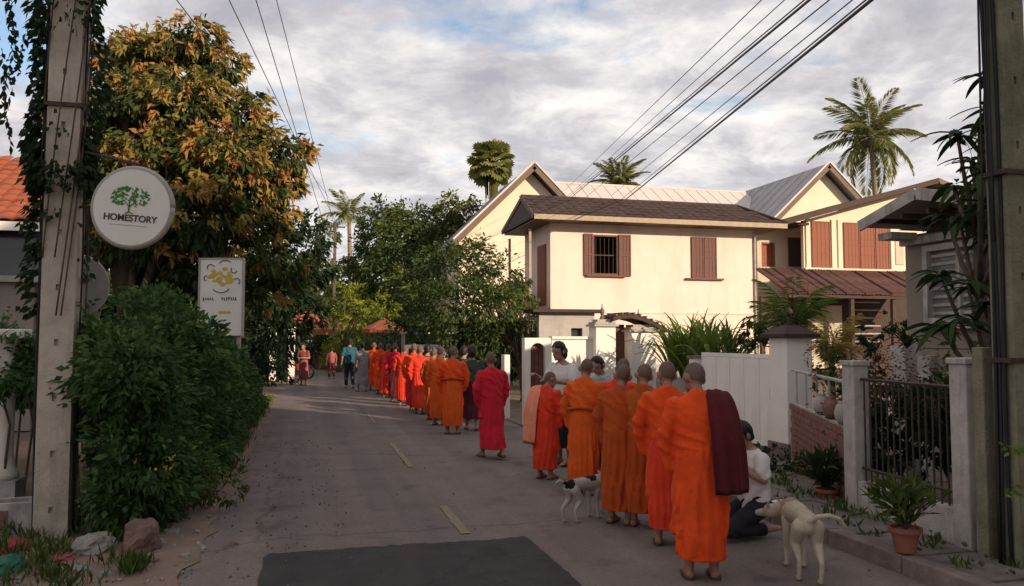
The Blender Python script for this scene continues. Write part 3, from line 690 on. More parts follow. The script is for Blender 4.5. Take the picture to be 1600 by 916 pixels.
# --- taupe bungalow on the right: its road side wall recedes, low gable above it
def grey_house():
    X = 9.0; t = thing('taupe_house', 'shaded taupe bungalow with white barge boards and a large white window frame', 'house', (12.5, 6.5, 0))
    yf = PX(1416, 450, X).y; yn = 1.5; zt = 3.3
    Yp = lambda px: PX(px, 450, X).y
    Zp = lambda px, py: PX(px, py, X).z
    wn = (Yp(1536), Yp(1446), Zp(1447, 507), Zp(1447, 385))
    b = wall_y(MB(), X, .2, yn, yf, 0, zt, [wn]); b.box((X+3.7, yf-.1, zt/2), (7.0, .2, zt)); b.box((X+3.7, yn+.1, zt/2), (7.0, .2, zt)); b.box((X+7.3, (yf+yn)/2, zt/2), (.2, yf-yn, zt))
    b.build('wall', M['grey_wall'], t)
    for k in range(7):       # horizontal cladding below the window
        MB().box((X-.012, (yn+yf)/2, .35+k*.22), (.024, yf-yn-.02, .205)).build('cladding_board', M['grey_wall'], t)
    f = MB()
    for yy in (wn[0]+.045, wn[1]-.045): f.box((X+.02, yy, (wn[2]+wn[3])/2), (.14, .09, wn[3]-wn[2]))
    for zz in (wn[2]+.045, wn[3]-.045): f.box((X+.02, (wn[0]+wn[1])/2, zz), (.14, wn[1]-wn[0]-.18, .09))
    w = f.build('window', M['old_white'], t)
    MB().box((X+.03, wn[0]+.42, (wn[2]+wn[3])/2), (.09, .06, wn[3]-wn[2]-.18)).build('mullion', M['old_white'], w)
    MB().box((X+.07, (wn[0]+wn[1])/2, (wn[2]+wn[3])/2), (.012, wn[1]-wn[0]-.1, wn[3]-wn[2]-.1)).build('pane', M['glass_pale'], w)
    for k in range(8):
        MB().box((X+.045, (wn[0]+wn[1])/2, wn[2]+.16+k*(wn[3]-wn[2]-.2)/8), (.02, wn[1]-wn[0]-.18, .045)).build('louvre', M['old_white'], w)
    MB().box((X-.05, (wn[0]+wn[1])/2, wn[2]-.04), (.18, wn[1]-wn[0]+.12, .06)).build('sill', M['old_white'], w)
    MB().box((X+3, (yf+yn)/2, zt-.15), (5, yf-yn-.5, .05)).build('ceiling', M['interior'], t)
    bm_ = PX(1416, 379, X-.08); bn = PX(1501, 365, X-.08)
    MB().beam((X-.08, bm_.y+.1, bm_.z), (X-.08, bn.y-.2, bm_.z), .09, .11).build('lintel_beam', M['old_white'], t)
    # gable roof, ridge running away from the road
    xg = X-.75; foot = PX(1345, 356, xg); ap = PX(1434, 305, xg); hw = foot.y-ap.y; nf = ap.y-hw*1.25
    xb = X+8
    for y1, z1 in ((foot.y, foot.z), (nf, ap.z-(ap.z-foot.z)*1.25)):
        MB().prism([(xg, ap.y, ap.z), (xg, y1, z1), (xg, y1, z1+.07), (xg, ap.y, ap.z+.07)], (xb-xg, 0, 0)).build('roof', M['grey_roof'], t)
        MB().beam((xg-.03, ap.y, ap.z+.02), (xg-.03, y1, z1+.02), .04, .16).build('barge_board', M['old_white'], t)
    MB().prism([(X-.02, foot.y-.5, foot.z-.12), (X-.02, ap.y, ap.z-.10), (X-.02, nf+.3, foot.z-.2)], (.05, 0, 0)).build('gable_infill', M['wood_dark'], t)
    for k in range(5):
        yy = ap.y+hw*.72-k*hw*.42; MB().beam((xg+.02, yy, foot.z+.06), (X, yy, foot.z+.06), .05, .07).build('purlin', M['wood_dark'], t)
    # larger brown roof behind it
    c0 = P(1445, 300, 14.5); c1 = P(1478, 286, 14.5)
    vs = [(X+.2, yf+.4, 3.45), (X+8, yf+.4, 3.45), (X+8, yn-.5, 3.45), (X+.2, yn-.5, 3.45), (X+2.6, yf-1.6, 4.2), (X+2.6, yn+2, 4.2)]
    MB().add(vs, [(0, 4, 5, 3), (0, 1, 4), (1, 2, 5, 4), (2, 3, 5), (3, 2, 1, 0)]).build('main_roof', M['brown_tile'], t)
    MB().box((X-.35, yf-.25, zt-.05), (.45, .3, .10)).build('eave_box', M['old_white'], t)
grey_house()
# unseen tall buildings added behind the camera to keep sun off the street
def sun_blocker(x0, x1, y0, y1, h, mt, label):
    t = thing('sun_blocker', label, 'building', ((x0+x1)/2, (y0+y1)/2, 0))
    MB().box(((x0+x1)/2, (y0+y1)/2, h/2), (x1-x0, y1-y0, h)).build('wall', mt, t)
    MB().box(((x0+x1)/2, (y0+y1)/2, h+.1), (x1-x0+.8, y1-y0+.8, .2)).build('roof', M['brown_tile'], t)
    for fl in range(int(h//3.2)):
        for k in range(3):
            x = x0+(x1-x0)*(k+.5)/3; z = 1.9+fl*3.2
            w = MB().box((x, y1+.02, z), (1.3, .08, 1.4)).build('window', M['glass'], t)
            MB().box((x, y1+.08, z-.75), (1.5, .16, .08)).build('sill', M['old_white'], w)
sun_blocker(3.0, 11.8, -19.5, -12.2, 13.7, M['beige'], 'tall beige unseen building added behind the camera to shade the street')
sun_blocker(12.4, 18.4, -13.6, -6.6, 13.3, M['stucco_grey'], 'tall grey unseen building added right behind the camera to shade the street')

# --- house with orange tiles at far left
def left_house():
    Y = 16.5; t = thing('orange_roof_house', 'house with bright orange tiled roof behind the left utility pole', 'house', (-9, 19, 0))
    xr = PY(56, 400, Y).x; ze = PY(10, 352, Y-.6).z
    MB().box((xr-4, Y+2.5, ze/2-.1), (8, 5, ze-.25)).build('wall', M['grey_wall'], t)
    V = Vector((0, 3.1, 1.75)); O = Vector((xr-3.2, Y-.65, ze+.08))
    b = MB().prism([(xr-8, Y-.6, ze-.05), (xr+.3, Y-.6, ze-.05), (xr+.3, Y-.6+3.1, ze+1.7), (xr-8, Y-.6+3.1, ze+1.7)], (0, 0, .08)); rf = b.build('roof', M['red_tile'], t)
    MB().prism([(xr-8, Y+5.6, ze-.05), (xr+.3, Y+5.6, ze-.05), (xr+.3, Y-.6+3.1, ze+1.7), (xr-8, Y-.6+3.1, ze+1.7)], (0, 0, .08)).build('rear_roof', M['red_tile'], t)
    tiles(rf, O, (1, 0, 0), V, 14, 12, .25, V.length/12, M['red_tile'], wave=True)
    MB().box((xr-3.9, Y-.66, ze-.02), (8.4, .05, .16)).build('fascia', M['white_paint'], t)
    MB().box((PY(18, 400, Y).x, Y-.04, PY(18, 392, Y).z), (1.0, .06, .9)).build('window', M['glass'], t)
    MB().box((PY(18, 430, Y).x, Y-.08, PY(18, 436, Y).z), (2.4, .1, .12)).build('wall_band', M['stucco_grey'], t)
left_house()

# ------------------------------------------------------------------ gate, fence, pavement things
def gate_side():
    gp = Vector((6.72, 10.15, 0))
    t = thing('gate_pillar', 'white gate pillar with a dark pyramid cap and small lamp beside the white gate', 'pillar', gp)
    MB().box((gp.x, gp.y, .86), (.40, .44, 1.72)).build('shaft', M['white_paint'], t, bevel=.01)
    MB().box((gp.x, gp.y, .12), (.46, .50, .24)).build('plinth', M['kerb'], t)
    c = gp
    MB().add([(c.x-.29, c.y-.31, 1.722), (c.x+.29, c.y-.31, 1.722), (c.x+.29, c.y+.31, 1.722), (c.x-.29, c.y+.31, 1.722),
              (c.x-.29, c.y-.31, 1.77), (c.x+.29, c.y-.31, 1.77), (c.x+.29, c.y+.31, 1.77), (c.x-.29, c.y+.31, 1.77),
              (c.x-.08, c.y-.08, 1.90), (c.x+.08, c.y-.08, 1.90), (c.x+.08, c.y+.08, 1.90), (c.x-.08, c.y+.08, 1.90)],
             [(3, 2, 1, 0), (0, 1, 5, 4), (1, 2, 6, 5), (2, 3, 7, 6), (3, 0, 4, 7), (4, 5, 9, 8), (5, 6, 10, 9), (6, 7, 11, 10), (7, 4, 8, 11), (8, 9, 10, 11)]).build('cap', M['brown_tile'], t)
    lb = MB().tube([(c.x, c.y, 1.9), (c.x, c.y, 2.02)], .03, 10).build('lamp_stem', M['iron'], t)
    MB().ell((c.x, c.y, 2.09), (.05, .05, .06)).build('lamp_globe', M['iron'], lb, smooth=True)
    # gate leaf parallel to the road
    y0, y1 = 10.42, 12.75; x = 6.72; z0, z1 = .10, 1.47
    t = thing('gate', 'white sheet metal gate leaf beside the capped white pillar', 'gate', (x, (y0+y1)/2, 0))
    fr = MB()
    for yy in (y0+.03, y1-.03): fr.box((x, yy, (z0+z1)/2), (.06, .06, z1-z0))
    for zz in (z0+.03, z1-.03): fr.box((x, (y0+y1)/2, zz), (.06, y1-y0-.12, .06))
    fr.build('gate_frame', M['white_paint'], t)
    n = 5; w = (y1-y0-.12)/n
    me = MB().box((0, 0, 0), (.03, w-.012, z1-z0-.125)).mesh('panel'); me.materials.append(M['white_paint'])
    for k in range(n):
        o = link('panel', me, t); o.location = fullmat(t).inverted() @ Vector((x-.01, y0+.06+w*(k+.5), (z0+z1)/2))
    MB().tube([(x-.045, y0+.10, .8), (x-.09, y0+.10, .8), (x-.09, y0+.10, .98), (x-.045, y0+.10, .98)], .012, 6).build('handle', M['iron'], t)
    for yy in (y0+.4, y1-.4): MB().tube([(x-.02, yy, .05), (x+.02, yy, .05)], .05, 12).build('wheel', M['iron'], t)
    t = thing('gate_post', 'plain slim white post at the far end of the sheet metal gate', 'post', (6.72, 12.95, 0))
    MB().box((6.72, 12.95, .68), (.22, .22, 1.36)).build('shaft', M['white_paint'], t); MB().box((6.72, 12.95, 1.385), (.27, .27, .05)).build('cap', M['kerb'], t)

    # fence posts
    A = G(1341, 795, .09); B = G(1518, 858, .09)
    posts = []
    for i, (c, h, lab) in enumerate(((A, 1.36, 'weathered white concrete fence post left of the dark shrubs'), (B, 1.42, 'stained white concrete fence post beside the right utility pole'))):
        t = thing('fence_post', lab, 'fence post', (c.x, c.y, .09), 0, 'concrete posts of the right fence')
        MB().box((c.x, c.y, .09+h/2), (.17, .17, h)).build('shaft', M['old_white'], t, bevel=.012)
        MB().box((c.x, c.y, .09+h+.02), (.20, .20, .05)).build('cap', M['old_white'], t, bevel=.01)
    def fence(name, lab, a, b, ztop, nb, base_h=.28):
        d = (b-a).normalized(); a = a+d*.1; b = b-d*.1; t = thing(name, lab, 'fence', ((a+b)/2).to_tuple())
        ang = math.atan2(d.y, d.x)
        MB().box(((a.x+b.x)/2, (a.y+b.y)/2, .09+base_h/2), ((b-a).length, .12, base_h), rz=ang).build('base_wall', M['old_white'], t)
        for z in (.09+base_h+.12, ztop): MB().tube([(a.x, a.y, z), (b.x, b.y, z)], .016, 6).build('rail', M['iron'], t)
        me = MB().tube([(0, 0, 0), (0, 0, ztop-.09-base_h)], .009, 6).mesh('bar'); me.materials.append(M['iron']); inv = fullmat(t).inverted()
        for k in range(nb):
            p = a.lerp(b, (k+.5)/nb); o = link('bar', me, t); o.location = inv @ Vector((p.x, p.y, .09+base_h))
        return t
    fence('iron_fence', 'low wall with thin iron bars between the two weathered white posts', A, B, 1.32, 15)
    C = Vector((B.x+.25, B.y-2.2, .09)); fence('iron_fence', 'iron bar fence running out of frame right of the stained post', B, C, 1.32, 14)
    # brick wall between pillar and first post
    D = Vector((6.55, 9.85, .0)); a = Vector((A.x+.05, A.y+.12, 0)); d = (D-a).normalized(); ang = math.atan2(d.y, d.x); Ln = (D-a).length
    t = thing('brick_wall', 'low rough brick wall between the white gate pillar and fence post', 'wall', a)
    core = MB().box((((a+D)/2).x, ((a+D)/2).y, .42), (Ln, .07, .82), rz=ang).build('mortar', M['stucco_grey'], t)
    me = MB().box((0, 0, 0), (.215, .11, .066)).mesh('brick'); me.materials.append(M['brick']); inv = fullmat(t).inverted()
    nb = int(Ln/.23)
    for r in range(10):
        for k in range(nb):
            s = .115+(k*.23)+(.06 if r % 2 else -.02)
            if s > Ln-.1: continue
            p = a+d*s; o = link('brick', me, t)
            o.matrix_local = inv @ (Matrix.Translation((p.x+random.uniform(-.006, .006), p.y, .06+r*.08)) @ Matrix.Rotation(ang+random.uniform(-.03, .03), 4, 'Z'))
    tr = MB().tube([(a.x, a.y, 1.27), (D.x, D.y, 1.27)], .02, 6).build('rail', M['old_white'], t)
    for k in range(5):
        p = a+d*(Ln*(k+.5)/5); MB().tube([(p.x, p.y, .82), (p.x, p.y, 1.27)], .014, 6).build('upright', M['old_white'], t)
    # pale jars on the wall and pinkish blocks behind
    for k, (s, lab) in enumerate(((.35, 'pale clay jar on the brick wall nearest the fence post'), (.95, 'pale clay jar standing in the middle of the brick wall'), (1.45, 'pale clay jar on the brick wall near the gate pillar'))):
        p = a+d*s; o = MB().lathe([(.05, 0), (.085, .05), (.095, .12), (.07, .19), (.05, .21), (.06, .23)], (p.x, p.y, .84), 14).build('clay_jar', M['stucco_grey'] if k != 1 else M['brick'], None, smooth=True)
        tag(o, lab, 'jar', 'clay jars on the brick wall')
    # shop-ish low pillars beyond the fence
    for k, (px, py, w, zt) in enumerate(((1416, 640, .26, 1.62), (1453, 648, .2, 1.5))):
        c = P(px, 560, 10.2 if k == 0 else 9.8)
        o = MB().box((c.x, c.y, zt/2), (w, w, zt)).build('porch_pillar', M['old_white'], None)
        tag(o, ['wide whitish porch pillar below the dark hanging plant', 'slim whitish porch pillar under the big window'][k], 'pillar')
gate_side()

# --- ornamental gateway and boundary wall in front of the cream house
def gateway():
    Y = 17.2
    X = lambda px: PY(px, 530, Y).x
    Z = lambda py, px=950: PY(px, py, Y).z
    t = thing('boundary_wall', 'sunlit white boundary wall left of the ornamental gateway', 'wall', (X(900), Y, 0))
    MB().box(((X(862)+X(926))/2, Y+.1, Z(530)/2), (X(926)-X(862), .2, Z(530))).build('wall', M['white_wall'], t)
    MB().box(((X(862)+X(926))/2, Y+.1, Z(530)+.03), (X(926)-X(862), .28, .06)).build('coping', M['white_wall'], t)
    o = MB(); wall_x(o, Y+2.2, .2, X(872)+.2, X(930)+.8, 0, Z(490)+.1, [(X(905)+.55, X(925)+.55, Z(527), Z(511))])
    t = thing('outbuilding', 'small grey rendered outbuilding with a dark window behind the white boundary wall', 'outbuilding', (X(900), Y+2.3, 0))
    o.build('wall', M['stucco_grey'], t); MB().box((X(915)+.55, Y+2.35, Z(519)), (.4, .04, .4)).build('window', M['glass'], t)
    MB().box((X(901)+.5, Y+2.5, Z(488)+.1), (X(930)-X(872)+1.0, 1.0, .08)).build('roof', M['brown_tile'], t)
    for k, (a, c, zt, lab) in enumerate(((926, 956, 511, 'white gateway pillar with a small tiered cap and finial, left one'), (979, 1016, 519, 'broader white gateway pillar at the right end of the ornate gateway roof'))):
        t = thing('gateway_pillar', lab, 'pillar', ((X(a)+X(c))/2, Y, 0), 0, 'pillars of the ornamental gateway'); cx = (X(a)+X(c))/2; w = X(c)-X(a)
        MB().box((cx, Y, Z(zt)/2), (w, w, Z(zt))).build('shaft', M['white_wall'], t)
        cp = MB()
        for j, (s, h) in enumerate(((1.25, .05), (1.05, .05), (.75, .06))): cp.box((cx, Y, Z(zt)+.03+j*.055), (w*s, w*s, h))
        cp.build('cap', M['stucco_grey'], t)
        MB().lathe([(.07, 0), (.05, .05), (.03, .10), (.06, .16), (.05, .2), (.015, .28), (.01, .36)], (cx, Y, Z(zt)+.17), 10).build('finial', M['barge'], t, smooth=True)
    t = thing('gateway_roof_house', 'small brown ornate gateway roof with a closed brown door between the white pillars', 'gateway', ((X(956)+X(979))/2, Y+.2, 0))
    MB().box(((X(956)+X(979))/2, Y+.15, Z(507)/2), (X(979)-X(956)-.01, .06, Z(507))).build('door', M['shutter'], t)
    r = MB(); xa, xb = X(950), X(1032)
    prof = [(0, 496), (.15, 492), (.35, 491), (.55, 495), (.75, 502), (1.0, 513)]
    top = [(xa+(xb-xa)*u, Z(py)) for u, py in prof]
    r.prism([(x, Y-.35, z) for x, z in top]+[(x, Y-.35, z-.10) for x, z in top[::-1]], (0, .9, 0)); rf = r.build('roof', M['brown_tile'], t)
    for k in range(9):
        u = (k+.5)/9; x = xa+(xb-xa)*u; z = np.interp(u, [p[0] for p in prof], [Z(p[1]) for p in prof])
        MB().box((x, Y+.1, z+.02), (.035, .94, .05)).build('rib', M['barge'], rf)
    # arched white gate by the dark tree
    Y2 = 15.2; X2 = lambda px: PY(px, 560, Y2).x; Z2 = lambda py: PY(838, py, Y2).z
    t = thing('arched_gate', 'narrow arched white gateway with a brown plank door at the dark tree', 'gate', (X2(840), Y2, 0))
    b = MB(); r_ = (X2(852)-X2(829))/2; cx = (X2(852)+X2(829))/2; zc = Z2(548)
    out = [(X2(820), 0), (X2(820), Z2(528)), (X2(861), Z2(528)), (X2(861), 0), (cx+r_, 0)]+[(cx+r_*math.cos(a), zc+r_*math.sin(a)*1.0) for a in np.linspace(0, PI, 13)]+[(cx-r_, 0)]
    b.prism([(x, Y2, z) for x, z in out], (0, .22, 0)).build('arch', M['white_wall'], t)
    dd = MB().box((cx, Y2+.15, zc/2), (2*r_, .04, zc)).build('door', M['shutter'], t)
    MB().prism([(cx+r_*math.cos(a), Y2+.13, zc+r_*math.sin(a)) for a in np.linspace(0, PI, 13)], (0, .04, 0)).build('door_top', M['shutter'], dd)
    for k in range(3): MB().box((cx+(k-1)*r_*.6, Y2+.12, zc/2), (r_*.5, .02, zc-.1)).build('board', M['shutter'], dd)
    o = MB().box((PY(790, 560, 17).x, 17, PY(790, 575, 17).z/2+.1), (.12, .3, PY(790, 548, 17).z)).build('marker_post', M['white_wall']); tag(o, 'short pale post under the dark tree behind the crimson robed monk', 'post')
    # rear low wall to the right of the gateway
    t = thing('garden_wall', 'low garden wall behind the green strap leaved plants right of the gateway', 'wall', (X(1070), Y+1, 0))
    MB().box(((X(1030)+X(1175))/2, Y+.4, .55), (X(1175)-X(1030), .18, 1.1)).build('wall', M['stucco_grey'], t)
gateway()

# ------------------------------------------------------------------ poles, wires, signs
LP = G(85, 838); RP = G(1597, 905)
def square_pole(base, w0, w1, h, mt, label, holes=True):
    t = thing('utility_pole', label, 'utility pole', base)
    b = MB(); n = 16
    def ww(z): return w0+(w1-w0)*z/h
    def quad(x0, x1, y0, y1, z0, z1):     # fractions of the half width
        a, c = ww(z0)/2, ww(z1)/2
        vs = [(x0*a, y0*a, z0), (x1*a, y0*a, z0), (x1*a, y1*a, z0), (x0*a, y1*a, z0), (x0*c, y0*c, z1), (x1*c, y0*c, z1), (x1*c, y1*c, z1), (x0*c, y1*c, z1)]
        b.add([(x+base.x, y+base.y, z) for x, y, z in vs], [(3, 2, 1, 0), (4, 5, 6, 7), (0, 1, 5, 4), (1, 2, 6, 5), (2, 3, 7, 6), (3, 0, 4, 7)])
    quad(-1, -.13, -1, 1, -.2, h); quad(.13, 1, -1, 1, -.2, h); quad(-.13, .13, -.8, 1, -.2, h)
    z = -.2; k = 0
    while z < h-.4:
        z2 = min(z+.42, h); quad(-.13, .13, -1, -.8, z, z2); z = z2+.055; k += 1
    o = b.build('shaft', mt, t); return t
lp = square_pole(LP, .268, .245, 12.2, M['concrete'], 'tall square concrete utility pole overgrown with vines on the left verge')
rp = square_pole(RP, .195, .18, 9.0, M['concrete_moss'], 'mossy concrete utility pole at the right edge of the picture')
# cables running up the poles
def cable_run(parent, pts, r, name='cable', mt='cable'): return MB().tube(pts, r, 6).build(name, M[mt], parent, smooth=True)
for i, (dx, dy, r) in enumerate(((-.165, -.02, .014), (-.18, .03, .018), (-.155, -.08, .010), (.155, -.04, .010))):
    cable_run(lp, [(LP.x+dx+.01*math.sin(z*2+i), LP.y+dy, z) for z in np.arange(0, 12, .5)], r)
for i, (dx, dy, r) in enumerate(((-.112, -.03, .015), (-.125, .04, .017), (-.14, .0, .012), (-.16, -.03, .008), (-.17, .05, .009))):
    cable_run(rp, [(RP.x+dx-.012*math.sin(z*1.6+i), RP.y+dy, z) for z in np.arange(.1 if i < 3 else 2.4, 9, .45)], r)
for z in (3.75,): MB().box((LP.x, LP.y, z), (.31, .31, .035)).build('steel_band', M['iron'], lp)
for z in (1.55, 2.9): MB().box((RP.x-.02, RP.y, z), (.25, .22, .035)).build('steel_band', M['iron'], rp)
# dark stake next to the right pole
c = G(1546, 893); t = thing('dark_stake', 'dark grey weathered stake standing close beside the mossy right pole', 'post', c)
MB().box((c.x, c.y, .82), (.10, .10, 1.64)).build('shaft', M['concrete_moss'], t, bevel=.01)

def planez(n1, n2, x, y):
    n = ray(*n1).cross(ray(*n2)); return CAM_Z-(n.x*x+n.y*y)/n.z
def wire(n1, n2, base, far, r, sag, label):
    a = Vector((base.x, base.y, planez(n1, n2, base.x, base.y))); b = Vector((far.x, far.y, planez(n1, n2, far.x, far.y)))
    pts = [a.lerp(b, s) - Vector((0, 0, sag*4*s*(1-s))) for s in np.linspace(0, 1, 24)]
    o = MB().tube(pts, r, 5).build('overhead_wire', M['wire'], None, smooth=True); tag(o, label, 'wire', 'overhead wires'); return b
fa = P(872, 320, 52); fb = P(955, 335, 36.6)
ends = []
for k, (n1, n2, fr, r, lab) in enumerate((
    ((1190, 0), (880, 300), fa, .008, 'thin overhead wire, leftmost of the bundle above the cream house'),
    ((1226, 0), (905, 290), fa, .007, 'faint thin overhead wire left of the first thick black cable'),
    ((1265, 0), (915, 290), fa, .018, 'thick black cable in the left half of the bundle above the house'),
    ((1257, 0), (902, 297), fa, .010, 'thin wire running tight under the left thick black cable'),
    ((1296, 0), (938, 290), fa, .009, 'thin overhead wire in the middle of the bundle above the house'),
    ((1332, 0), (962, 300), fb, .008, 'thin overhead wire just left of the right thick black cable'),
    ((1362, 0), (985, 306), fb, .020, 'thickest black cable, rightmost of the bundle above the house'),
    ((1353, 0), (978, 306), fb, .010, 'thin wire twisted along the rightmost thick black cable'))):
    ends.append(wire(n1, n2, RP, fr, r, .0, lab))
t = thing('utility_pole', 'distant utility pole hidden behind the roofs above the cream house', 'utility pole', (fa.x, fa.y, 0))
MB().box((fa.x, fa.y, 5.2), (.26, .26, 10.4)).build('shaft', M['concrete'], t)
fl = P(523, 400, 44)
for n1, n2, r, lab in (((358, 0), (430, 150), .010, 'overhead wire on the left, nearest the mango tree'), ((400, 0), (462, 205), .011, 'overhead wire on the left, middle one over the road'),
                       ((432, 0), (482, 195), .011, 'overhead wire on the left, rightmost one over the road'), ((276, 0), (330, 70), .008, 'overhead wire passing over the mango tree top')):
    wire(n1, n2, LP, fl, r, .0, lab)
t = thing('utility_pole', 'slim distant utility pole among the trees at the end of the road', 'utility pole', (fl.x, fl.y, 0))
MB().box((fl.x, fl.y, 4.1), (.16, .16, 8.2)).build('shaft', M['bark'], t)
MB().box((fl.x, fl.y, 7.9), (1.1, .07, .07)).build('crossarm', M['iron'], t)

# vines on the left pole
vb = Vector((LP.x, LP.y, 0)); C = []; D = []
def addleaf(p, d): C.append(p); D.append(d)
for _ in range(2400):
    z = random.choice([random.uniform(3.55, 4.9), random.uniform(3.0, 3.6), random.uniform(3.0, 3.55), random.uniform(2.2, 5.2)])
    th = random.uniform(0, 2*PI)
    if math.sin(th) < -.5 and abs(math.cos(th)) < .8 and not (2.75 < z < 3.25 or z > 4.35) and random.random() < .93: continue
    rr = random.uniform(.15, .24)+.05*math.sin(z*5+th)
    addleaf((vb.x+rr*math.cos(th)*1.15, vb.y+rr*math.sin(th), z), (math.cos(th), math.sin(th), -.9))
for _ in range(13):       # hanging strands, mostly on the outer side
    th = random.uniform(PI*.75, PI*1.35) if random.random() < .8 else random.uniform(-.4, .4); r0 = random.uniform(.25, .62 if math.cos(th) < 0 else .36)
    z0 = random.uniform(4.2, 5.3); ln = random.uniform(.5, 1.9); ph = random.random()*6
    for s in np.arange(0, ln, .045):
        addleaf((vb.x+(r0+.04*math.sin(s*6+ph))*math.cos(th), vb.y+r0*math.sin(th)+.03*math.cos(s*5+ph), z0-s), (random.gauss(0, .6), random.gauss(0, .6), -1))
for _ in range(420):
    z = random.uniform(1.9, 5); addleaf((vb.x-.23+random.gauss(0, .03), vb.y-.02+random.gauss(0, .07), z), (-.8, random.gauss(0, .5), -.8))
C = np.array(C); D = np.array(D, float); n = len(C)
inv = lp.matrix_basis; t = thing('climbing_vine', 'dark leafy vine wrapped round the upper left utility pole with dangling strands', 'vine', (LP.x, LP.y, 0))
o = link('foliage', leafmesh('foliage', C-np.array(LP), D, .05+.05*rng.random(n), .035+.025*rng.random(n), .35+.3*rng.random(n)), t, LF['tree3'])
b = MB()
for k in range(9):
    th0 = random.random()*6; b.tube([(LP.x+.19*math.cos(th0+z*.5), LP.y+.19*math.sin(th0+z*.5), z) for z in np.arange(2.4 if k % 2 else 1.9, 6, .3)], .007, 5)
b.build('stem', M['bark'], t, smooth=True)

def facing(p): return math.atan2(p.x, -p.y+0)   # helper: yaw that turns local -Y towards the camera
def face_yaw(p):
    d = Vector((0-p.x, 0-p.y)); return math.atan2(d.y, d.x)+PI/2
def text_mesh(body, size, mt, parent, loc, rot=(PI/2, 0, 0), extrude=.002, spread=1.0):
    cu = bpy.data.curves.new('lettering', 'FONT'); cu.body = body; cu.size = size; cu.align_x = 'CENTER'; cu.align_y = 'CENTER'; cu.extrude = extrude; cu.offset = size*.018; cu.space_character = spread
    o = bpy.data.objects.new('lettering', cu); COL.objects.link(o); dg = bpy.context.evaluated_depsgraph_get(); dg.update()
    me = bpy.data.meshes.new_from_object(o.evaluated_get(dg)); bpy.data.objects.remove(o)
    o = link('lettering', me, parent, mt); o.location = loc; o.rotation_euler = rot; return o

def round_sign():
    c = P(208, 325, 6.75); r = .325
    t = thing('round_sign', 'round white hanging sign with a green tree logo and the word HOMESTORY', 'sign', c, -YAW)
    rx = Matrix.Rotation(R(5), 3, 'Y')
    b = MB(); n = 48
    b.add([(r*math.cos(2*PI*k/n), -.03, r*math.sin(2*PI*k/n)) for k in range(n)]+[(r*math.cos(2*PI*k/n), .03, r*math.sin(2*PI*k/n)) for k in range(n)],
          [tuple(range(n-1, -1, -1)), tuple(range(n, 2*n))]+[(k, (k+1) % n, n+(k+1) % n, n+k) for k in range(n)])
    b.build('board', M['sign_white'], t, world=False)
    rm = MB().tube([((r+.004)*math.cos(2*PI*k/n), 0, (r+.004)*math.sin(2*PI*k/n)) for k in range(n+1)], .032, 6).build('rim', M['stucco_grey'], t, world=False, smooth=True)
    a = R(5); rot = lambda x, z: (x*math.cos(a)+z*math.sin(a), z*math.cos(a)-x*math.sin(a))
    # green crown made of small leaf shapes
    lg = MB(); q = 0
    rnd = random.Random(4)
    for _ in range(170):
        x = rnd.uniform(-1, 1); z = rnd.uniform(-1, 1)
        if x*x+z*z > 1 or (z < -.35 and abs(x) < .25): continue
        X = -.02+x*.165; Z = .085+z*.085; an = rnd.random()*PI; s = rnd.uniform(.014, .026)
        pts = [(X+s*math.cos(an), Z+s*math.sin(an)), (X+.45*s*math.cos(an+PI/2), Z+.45*s*math.sin(an+PI/2)), (X-s*math.cos(an), Z-s*math.sin(an)), (X-.45*s*math.cos(an+PI/2), Z-.45*s*math.sin(an+PI/2))]
        q += 1; vs = [(rot(*p)[0], -.0305-.0001*q*.12-.001, rot(*p)[1]) for p in pts]; lg.add(vs, [(0, 1, 2, 3)])
    lg.build('logo_crown', M['sign_green'], t, world=False)
    tk = MB()
    for p in ([(-.02, .055), (-.02, -.045)], [(-.02, .0), (-.07, .06)], [(-.02, .0), (.04, .055)], [(-.02, -.04), (-.05, -.055)], [(-.02, -.04), (.02, -.055)]):
        tk.tube([(rot(*p[0])[0], -.033, rot(*p[0])[1]), (rot(*p[1])[0], -.033, rot(*p[1])[1])], .007 if p[0][1] > .05 else .004, 5)
    tk.build('logo_trunk', M['sign_green'], t, world=False)
    x, z = rot(0, -.095); text_mesh('HOMESTORY', .078, M['sign_black'], t, (x, -.033, z), (PI/2, a, 0), spread=.98)
    x0, z0 = rot(-.17, -.155); x1, z1 = rot(.15, -.155)
    MB().tube([(x0, -.031, z0), (x1, -.031, z1)], .0022, 4).build('underline', M['sign_back'], t, world=False)
    w = fullmat(t)
    top = c+Vector((0, 0, r+.03)); pl = Vector((LP.x+.12, LP.y-.05, c.z+.55)); pl2 = Vector((LP.x+.12, LP.y-.05, c.z+.05))
    MB().tube([pl, top+Vector((.05, 0, .02)), top], .012, 6).build('bracket', M['iron'], t); MB().tube([pl2, c+(pl2-c).normalized()*(r+.01)], .012, 6).build('bracket', M['iron'], t)
round_sign()
c = P(124, 446, 7.4); t = thing('round_sign', 'faded greenish grey round sign half hidden behind the left pole', 'sign', c, face_yaw(c)+R(28))
n = 32; r = .27
MB().add([(r*math.cos(2*PI*k/n), -.02, r*math.sin(2*PI*k/n)) for k in range(n)]+[(r*math.cos(2*PI*k/n), .02, r*math.sin(2*PI*k/n)) for k in range(n)],
         [tuple(range(n-1, -1, -1)), tuple(range(n, 2*n))]+[(k, (k+1) % n, n+(k+1) % n, n+k) for k in range(n)]).build('board', M['sign_back'], t, world=False)
MB().tube([(r*math.cos(2*PI*k/n), 0, r*math.sin(2*PI*k/n)) for k in range(n+1)], .02, 6).build('rim', M['stucco_grey'], t, world=False, smooth=True)
MB().tube([c, (LP.x, LP.y+.1, c.z)], .012, 6).build('bracket', M['iron'], t)

